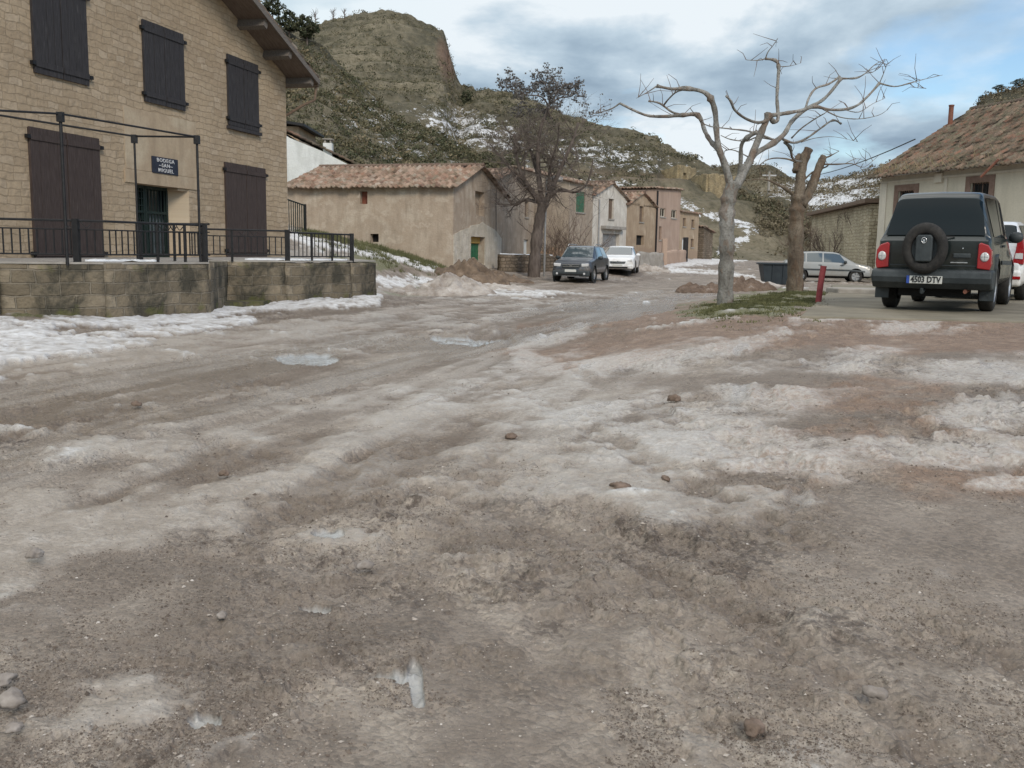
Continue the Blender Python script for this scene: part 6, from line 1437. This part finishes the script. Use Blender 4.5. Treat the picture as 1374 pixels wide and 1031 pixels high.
    def patch(s, name, m, x0, x1, t0, t1, sides=(1, -1), off=.006, n=14, parent=None, one=False, x0b=None, x1b=None):
        """x0/x1 limits at t0; x0b/x1b at t1"""
        x0b = x0 if x0b is None else x0b; x1b = x1 if x1b is None else x1b; out = []; mb = MB()
        for sd_ in sides:
            U, V_ = np.meshgrid(np.linspace(0, 1, n), np.linspace(0, 1, n), indexing='ij'); T = t0+(t1-t0)*V_
            X = (x0+(x0b-x0)*V_)*(1-U) + (x1+(x1b-x1)*V_)*U
            p = s.surf(X, T, sd_); dx = s.surf(np.clip(X+.01, 0, s.L), T, sd_)-s.surf(np.clip(X-.01, 0, s.L), T, sd_); dt_ = s.surf(X, np.clip(T+.02, 0, 7), sd_)-s.surf(X, np.clip(T-.02, 0, 7), sd_)
            nn = np.cross(dx, dt_)*sd_; nn /= np.linalg.norm(nn, axis=-1, keepdims=True)+1e-9
            if nn[n//2, n//2].dot(p[n//2, n//2]-np.array([s.L/2, 0, .7])) < 0: nn = -nn
            k = len(mb.v); mb.v += [tuple(a) for a in (p+nn*off).reshape(-1, 3)]; mb.f += [tuple(int(v_)+k for v_ in f_) for f_ in gridfaces(n, n)]
            if not one: out.append(mb.build(name, M[m], parent or s.e, smooth=True)); mb = MB()
        if one: out.append(mb.build(name, M[m], parent or s.e, smooth=True))
        return out
    def box(s, name, m, a, b, bev=.012, parent=None, M_=None):
        o = MB().box(a, b, M_).build(name, M[m], parent or s.e); bevel(o, bev, 3); return o
    def mirrors(s, x, z, w_, m):
        for sd_ in (1, -1):
            bm = bmesh.new(); bmesh.ops.create_icosphere(bm, subdivisions=3, radius=1, matrix=Matrix.Translation((x, sd_*(w_+.13), z)) @ Matrix.Diagonal((.07, .12, .085, 1)))
            me = bpy.data.meshes.new('side_mirror'); bm.to_mesh(me); bm.free(); o = link('side_mirror', me, M[m], s.e, True)
            MB().box((x-.02, min(sd_*(w_-.03), sd_*(w_+.06)), z-.06), (x+.02, max(sd_*(w_-.03), sd_*(w_+.06)), z-.02)).build('mirror_arm', M[m], o)
def place(px, Y, dz=0): return at(px, Y, dz)

# dark off-roader seen from behind -----------------------------------------------------------
sp = place(1243, 14.45); sp.z = sz_
suv_st = [(0.00, .50, .95, .965, .78, .80, .72), (.05, .42, .97, 1.03, .83, .83, .74), (.22, .36, .98, 1.55, .86, .835, .625), (.34, .34, .985, 1.635, .865, .835, .63), (.7, .33, .99, 1.66, .87, .835, .635), (1.6, .33, 1.0, 1.67, .87, .84, .685), (2.1, .33, .99, 1.65, .87, .84, .68), (2.35, .33, .985, 1.60, .87, .835, .67), (2.85, .33, .98, 1.03, .87, .82, .70), (3.0, .33, .95, .99, .87, .80, .68), (3.9, .34, .88, .93, .85, .76, .60), (4.1, .38, .75, .80, .78, .70, .5), (4.2, .45, .65, .7, .68, .6, .4)]
suv = Car('parked_car', 'dark green off-roader seen from behind with a spare wheel on its tailgate', sp, R(31.5), suv_st, 'car_dgreen', wheels=(.82, 3.3), R_=.345, tw=.23)
suv.e.scale = (1.1, .93, 1.1)
suv.patch('rear_window', 'cglass', .045, .225, 5.0, 7, one=True, off=.02, n=7)
suv.patch('side_window', 'cglass', .38, 1.35, 4.12, 4.9, x0b=.42, off=.008); suv.patch('side_window', 'cglass', 1.43, 2.3, 4.12, 4.9, x1b=2.1, off=.008)
suv.patch('side_glass', 'cglass', 2.34, 2.62, 4.12, 4.7, x1b=2.3, off=.008)
suv.patch('windscreen', 'cglass', 2.36, 2.9, 5.05, 7, one=True, off=.008)
for sd_ in (1, -1):
    # tail lamps wrap the corner: tall red block with a clear round lens
    lm_ = MB(); y0_, y1_ = .66, .865
    prof = [(y0_, .60), (y1_-.02, .58), (y1_, .66), (y1_-.01, .84), (y1_-.06, .91), (y0_+.03, .945), (y0_, .92)]
    lm_.prism([(sd_*a, b) for a, b in prof], -.035, .17, 'x'); tl = lm_.build('tail_light', M['tailred'], suv.e); bevel(tl, .015, 3)
    T = Matrix.Translation((-.036, sd_*.765, .755)) @ Matrix.Rotation(-math.pi/2, 4, 'Y'); MB().lathe([(.062, -.01), (.062, .008), (.045, .014), (0, .016)], 24, T).build('reversing_lens', M['tailwhite'], tl, smooth=True)
    MB().box((-.06, -.012, .66) if False else (-.052, sd_*.765-.006, .70), (-.05, sd_*.765+.006, .81)).box((-.052, sd_*.765-.05, .75), (-.05, sd_*.765+.05, .76)).build('lens_cross', M['alloy'], tl)
bp = MB(); prof = [(-.10, .40), (-.12, .47), (-.10, .565), (-.02, .58), (.35, .58), (.35, .3), (.0, .32)]
bp.prism([(a, b) for a, b in prof], -.90, .90, 'y'); bo = bp.build('bumper', M['bplastic'], suv.e); bevel(bo, .035, 4)
bp2 = MB()
for sd_ in (1, -1): bp2.prism([(.34, .28), (.34, .60), (.42, .76), (.60, .80), (.56, .70), (.44, .56), (.42, .28)], min(sd_*.84, sd_*.905), max(sd_*.84, sd_*.905), 'y').build('wheel_arch_trim', M['bplastic'], suv.e); bp2 = MB()
for sd_ in (1, -1): suv.box('mud_flap', 'bplastic', (1.02*0+.28, sd_*.80-.11, .16), (.31, sd_*.80+.11, .36), .008); 
pl_ = suv.box('number_plate', 'plate', (-.135, -.19, .385), (-.122, .30, .49), .006)
pb_ = suv.box('plate_band', 'plateblue', (-.138, .302, .385), (-.124, .345, .49), .004, parent=pl_)
text_mesh('4503 DTV', .115, M['ink'], pl_, (-.138, .055, .4375), (math.pi/2, 0, -math.pi/2), name='plate_lettering', bold=.003, xs=.92)
# spare wheel with hard central cover, offset to the left of centre
Ts = Matrix.Translation((-.03, .10, .86)) @ Matrix.Scale(.96, 4) @ Matrix.Rotation(-math.pi/2, 4, 'Y')
spw = MB().lathe([(.20, .02), (.30, .02), (.345, .06), (.36, .11), (.345, .17), (.30, .205), (.22, .20), (.20, .17), (.20, .02)], 48, Ts).build('spare_wheel', M['tyre'], suv.e, smooth=True)
MB().lathe([(.205, .15), (.10, .12), (0, .12)], 32, Ts).build('rim', M['bplastic'], spw, smooth=True)
cvb = MB().prism([(-.115+.10, .68), (.115+.10, .68), (.125+.10, .71), (.125+.10, 1.00), (.095+.10, 1.04), (-.095+.10, 1.04), (-.125+.10, 1.00), (-.125+.10, .71)], -.25, -.17, 'x').build('wheel_cover', M['bplastic'], spw); bevel(cvb, .02, 3)
Te = Matrix.Translation((-.252, .10, .965)) @ Matrix.Rotation(-math.pi/2, 4, 'Y')
em = MB(); em.lathe([(.040, 0), (.043, .006), (.037, .010), (.031, .006), (.031, 0)], 28, Te).build('emblem', M['chrome'], cvb, smooth=True)
em2 = MB().prism([(.10-.006, .935), (.10+.006, .935), (.10+.014, .963), (.10+.022, .988), (.10, .975), (.10-.022, .988), (.10-.014, .963)], -.258, -.252, 'x').build('emblem', M['chrome'], cvb)
suv.box('door_handle', 'bplastic', (-.025, -.56, .735), (.02, -.30, .80), .015); MB().lathe([(.012, 0), (.010, .012), (0, .013)], 12, Matrix.Translation((-.0, -.44, .865)) @ Matrix.Rotation(-math.pi/2, 4, 'Y')).build('lock', M['chrome'], suv.e)
suv.box('badge_strip', 'alloy', (-.012, -.52, .668), (.02, -.27, .683), .003)
MB().tube([(.05, .10, .30), (-.06, .10, .27), (-.16, .10, .27), (-.17, .10, .32)], .025, 8).build('tow_hook', M['bplastic'], suv.e); MB().tube([(.3, -.52, .30), (-.02, -.52, .29)], .03, 10).build('exhaust_pipe', M['rust'], suv.e)
MB().box((.3, -.55, .2), (.45, .55, .33)).box((.7, -.75, .30), (.88, .75, .38)).build('axle', M['liner'], suv.e)
suv.mirrors(2.35, 1.06, .85, 'bplastic')
MB().box((-.014, -.655, .60), (.02, -.645, .96)).build('tailgate_seam', M['ink'], suv.e); MB().box((-.014, .645, .60), (.02, .655, .96)).build('tailgate_seam', M['ink'], suv.e)
MB().box((-.012, -.64, .628), (.02, .64, .640)).build('trim_crease', M['bplastic'], suv.e)
for sd_ in (1, -1):
    suv.patch('door_seam', 'ink', 1.385, 1.40, 2.1, 4.05, sides=(sd_,), off=.003); suv.patch('door_seam', 'ink', 2.45, 2.465, 2.1, 4.05, sides=(sd_,), off=.003)
    suv.patch('side_moulding', 'bplastic', 1.2, 2.9, 2.9, 3.2, sides=(sd_,), off=.015)
    suv.box('door_handle', 'bplastic', (1.45, sd_*.875-.015, .90), (1.60, sd_*.875+.015, .935), .005)
MB().tube([(.02, -.3, 1.02), (-.02, -.05, 1.03)], .008, 6).build('rear_wiper', M['ink'], suv.e)

# white small car beyond it ------------------------------------------------------------------
def hatch_st(L, H, W, hood=.78, belt=.9):
    w2 = W/2
    return [(0, .40, .72, .74, w2*.84, w2*.86, w2*.70), (.05, .30, .80, .88, w2*.93, w2*.92, w2*.80), (.14, .24, belt, belt+.08, w2*.97, w2*.95, w2*.82), (.52, .22, belt+.01, H-.10, w2, w2*.965, w2*.70), (.75, .2, belt, H-.03, w2, w2*.97, w2*.70), (1.5, .2, belt-.01, H, w2, w2*.97, w2*.72), (2.2*L/4, .2, belt-.02, H-.02, w2, w2*.97, w2*.71), (2.45*L/4, .2, belt-.03, H-.07, w2, w2*.965, w2*.70),
            (3.15*L/4, .2, belt-.05, belt+.02, w2, w2*.95, w2*.78), (3.3*L/4, .2, belt-.08, belt-.03, w2, w2*.94, w2*.76), (L-.2, .22, hood-.10, hood-.04, w2*.95, w2*.88, w2*.66), (L-.06, .26, hood-.18, hood-.13, w2*.86, w2*.80, w2*.6), (L, .34, hood-.26, hood-.22, w2*.74, w2*.68, w2*.5)]
def glaze(c, L, g='cglass', pill=(1.62,), cowl=.80, rearx=(.14, .50)):
    k = L/4
    c.patch('rear_window', g, rearx[0]+.04, rearx[1]+.03, 5.05, 7, one=True, off=.008)
    c.patch('windscreen', g, 2.47*k, 3.13*k, 5.05, 7, one=True, off=.008)
    a = .55; 
    for i, b in enumerate([*pill, 2.55*k]):
        last = i == len(pill); c.patch('side_window', g, a if i else .55, b+(.28*k if last else 0), 4.14, 4.88, x0b=(a if i else .72), x1b=b-(.06 if last else 0), off=.007); a = b+.07
wp = place(1302, 18.9); wp.z = sz_
wc = Car('parked_car', 'white small car mostly hidden beyond the right side of the dark off-roader', wp, R(33), hatch_st(4.0, 1.58, 1.70, .85, 1.0), 'car_white', wheels=(.72, 3.25), R_=.30)
glaze(wc, 4.0)
for sd_ in (1, -1):
    t_ = MB().prism([(sd_*.62, .72), (sd_*.82, .70), (sd_*.83, .95), (sd_*.76, 1.28), (sd_*.69, 1.28), (sd_*.66, .95)], -.0, .22, 'x').build('tail_light', M['tailred'], wc.e); bevel(t_, .02, 3)
    t2 = MB().prism([(sd_*.66, .82), (sd_*.80, .81), (sd_*.80, .92), (sd_*.67, .92)], -.012, .0, 'x').build('reversing_lens', M['tailwhite'], t_)
    wc.box('reflector', 'tailred', (-.055, sd_*.70-.09, .42), (-.04, sd_*.70+.09, .48), .004)
wc.box('bumper', 'car_white', (-.045, -.80, .28), (.3, .80, .60), .06); wc.box('number_plate', 'plate', (-.06, -.26, .62), (-.0, .26, .73), .004)
wc.mirrors(2.75, 1.0, .80, 'bplastic')

# silver hatchback side on -------------------------------------------------------------------
gl = place(1047.5, 44.6); GH = R(101.5)
gp_ = place(1044, 45.5)
gc = Car('parked_car', 'silver five door hatchback parked side on behind the forked tree and the red post', gp_, GH, hatch_st(4.02, 1.42, 1.70, .82, .90), 'car_silver', wheels=(.78, 3.22), R_=.30, tw=.18)
glaze(gc, 4.02, 'cglass_light', pill=(.95+.02, 1.72))
for sd_ in (1, -1):
    t_ = MB().prism([(sd_*.60, .62), (sd_*.82, .60), (sd_*.82, .84), (sd_*.60, .86)], .0, .14, 'x').build('tail_light', M['tailred'], gc.e); bevel(t_, .015)
gc.patch('headlight', 'tailwhite', 3.80, 3.99, 4.05, 5.6)
gc.patch('side_moulding', 'bplastic', .45, 3.62, 3.0, 3.28, off=.012)
gc.box('bumper', 'bplastic', (-.07, -.80, .30), (.25, .80, .52), .05); gc.box('front_bumper', 'bplastic', (3.80, -.78, .24), (4.08, .78, .46), .05)
for sd_ in (1, -1):
    gc.box('door_handle', 'bplastic', (1.55, sd_*.845-.012, .78), (1.70, sd_*.845+.012, .81), .004); gc.box('door_handle', 'bplastic', (2.5-.0, sd_*.84-.012, .77), (2.65, sd_*.84+.012, .80), .004)
gc.mirrors(2.72, .93, .80, 'bplastic'); gc.box('number_plate', 'plate', (-.085, -.26, .54), (-.06, .26, .64), .004)

def front(c, L, H, W, m, gr, hl=(.62, .84), big=False, plate_z=.5, lights=True, fog=True):
    w2 = W/2; zt_ = .86 if big else .72
    c.box('front_bumper', m if not big else 'bplastic', (L-.16, -w2*.93, .24), (L+.07, w2*.93, .50 if big else .46), .06)
    g_ = MB().prism([(-w2*.42, plate_z+.08), (w2*.42, plate_z+.08), (w2*.48, zt_-.09), (-w2*.48, zt_-.09)], L-.1, L+.035, 'x').build('grille', M['bplastic'], c.e); bevel(g_, .02)
    for z in ((plate_z+.14, plate_z+.22) if big else (plate_z+.12,)): MB().box((L+.036, -w2*.42, z), (L+.05, w2*.42, z+.025)).build('grille_bar', M['chrome'], g_)
    c.box('number_plate', 'plate', (L+.072, -.26, plate_z-.085), (L+.085, .26, plate_z+.025), .004)
    MB().box((L-.1, -w2*.6, .27), (L+.078, w2*.6, .36)).build('air_intake', M['liner'], c.e)
# dark estate-like off-roader facing the viewer ----------------------------------------------
def rear_from_front(pxf, Yf, head, L):
    p = at(pxf, Yf); return Vector((p.x-math.sin(head)*L, p.y-math.cos(head)*L, 0))
DH = R(197); p = rear_from_front(763, 42.6, DH, 4.3); p.z = gz(p.x+math.sin(DH)*2, p.y+math.cos(DH)*2)-.02
w2 = .91
du_st = [(0, .5, .9, .92, .74, .78, .62), (.06, .4, .98, 1.05, .84, .86, .7), (.35, .34, 1.02, 1.48, .88, .87, .66), (.6, .32, 1.03, 1.58, .905, .875, .65), (1.6, .30, 1.02, 1.62, .905, .88, .66), (2.3, .30, 1.0, 1.60, .905, .88, .65), (2.5, .30, 1.0, 1.55, .905, .875, .65), (3.2, .30, .97, 1.06, .905, .865, .72), (3.35, .31, .95, 1.02, .90, .86, .72), (4.0, .34, .88, .96, .88, .82, .68), (4.2, .38, .74, .84, .82, .76, .6), (4.3, .46, .62, .7, .72, .68, .5)]
du = Car('parked_car', 'dark slate off-road estate with roof rails facing the viewer near the big bare tree', p, DH, du_st, 'car_brown', wheels=(.82, 3.5), R_=.34, tw=.21, group='parked cars')
du.patch('windscreen', 'cglass_light', 2.52, 3.18, 5.05, 7, one=True, off=.008); du.patch('rear_window', 'cglass', .10, .36, 5.05, 7, one=True, off=.008)
du.patch('side_window', 'cglass_light', .62, 1.55, 4.14, 4.88, x0b=.75, off=.007); du.patch('side_window', 'cglass_light', 1.63, 2.85, 4.14, 4.88, x1b=2.45, off=.007)
front(du, 4.3, 1.62, 1.82, 'car_brown', None, big=True, plate_z=.52)
for sd_ in (1, -1):
    h_ = MB().prism([(sd_*.48, .66), (sd_*.78, .68), (sd_*.80, .82), (sd_*.46, .80)], 4.12, 4.325, 'x').build('headlight', M['tailwhite'], du.e); bevel(h_, .03, 3)
    MB().lathe([(.05, 0), (.04, .01), (0, .012)], 14, Matrix.Translation((4.372, sd_*.62, .36)) @ Matrix.Rotation(math.pi/2, 4, 'Y')).build('fog_lamp', M['tailwhite'], du.e)
    MB().tube([(.55, sd_*.62, 1.57), (.7, sd_*.62, 1.66), (2.2, sd_*.62, 1.67), (2.4, sd_*.62, 1.58)], .02, 6).build('roof_rail', M['chrome'], du.e)
    for x in (.82, 3.5): 
        ar = MB().lathe([(.385, 0), (.455, 0), (.455, .06), (.385, .06)], 40, Matrix.Translation((x, sd_*.86, .35)) @ Matrix.Rotation(-sd_*math.pi/2, 4, 'X')); ar.build('wheel_arch_trim', M['bplastic'], du.e)
em = MB(); em.prism([(-.10, .745), (-.06, .765), (0, .73), (.06, .765), (.10, .745), (.03, .71), (-.03, .71)], 4.34, 4.36, 'x').build('emblem', M['chrome'], du.e)
du.mirrors(2.75, 1.06, .87, 'bplastic'); du.box('skid_plate', 'alloy', (4.1, -.4, .235), (4.37, .4, .275), .01)
WH = R(191); p = rear_from_front(825, 50.5, WH, 4.2); p.z = gz(p.x+math.sin(WH)*2, p.y+math.cos(WH)*2)-.02
wh_ = Car('parked_car', 'white hatchback facing the viewer right behind the dark off-road estate', p, WH, hatch_st(4.2, 1.46, 1.78, .86, .94), 'car_white', wheels=(.8, 3.4), R_=.32)
glaze(wh_, 4.2, 'cglass_light'); front(wh_, 4.2, 1.46, 1.78, 'car_white', None, plate_z=.44)
for sd_ in (1, -1):
    h_ = MB().prism([(sd_*.46, .60), (sd_*.76, .64), (sd_*.74, .76), (sd_*.50, .69)], 3.95, 4.19, 'x').build('headlight', M['tailwhite'], wh_.e); bevel(h_, .03, 3)
    MB().lathe([(.05, 0), (.04, .01), (0, .012)], 14, Matrix.Translation((4.272, sd_*.60, .32)) @ Matrix.Rotation(math.pi/2, 4, 'Y')).build('fog_lamp', M['tailwhite'], wh_.e)
MB().prism([(-.05, .62), (0, .68), (.05, .62), (0, .56)], 4.24, 4.26, 'x').build('emblem', M['chrome'], wh_.e)
wh_.mirrors(2.85, .98, .84, 'car_white')
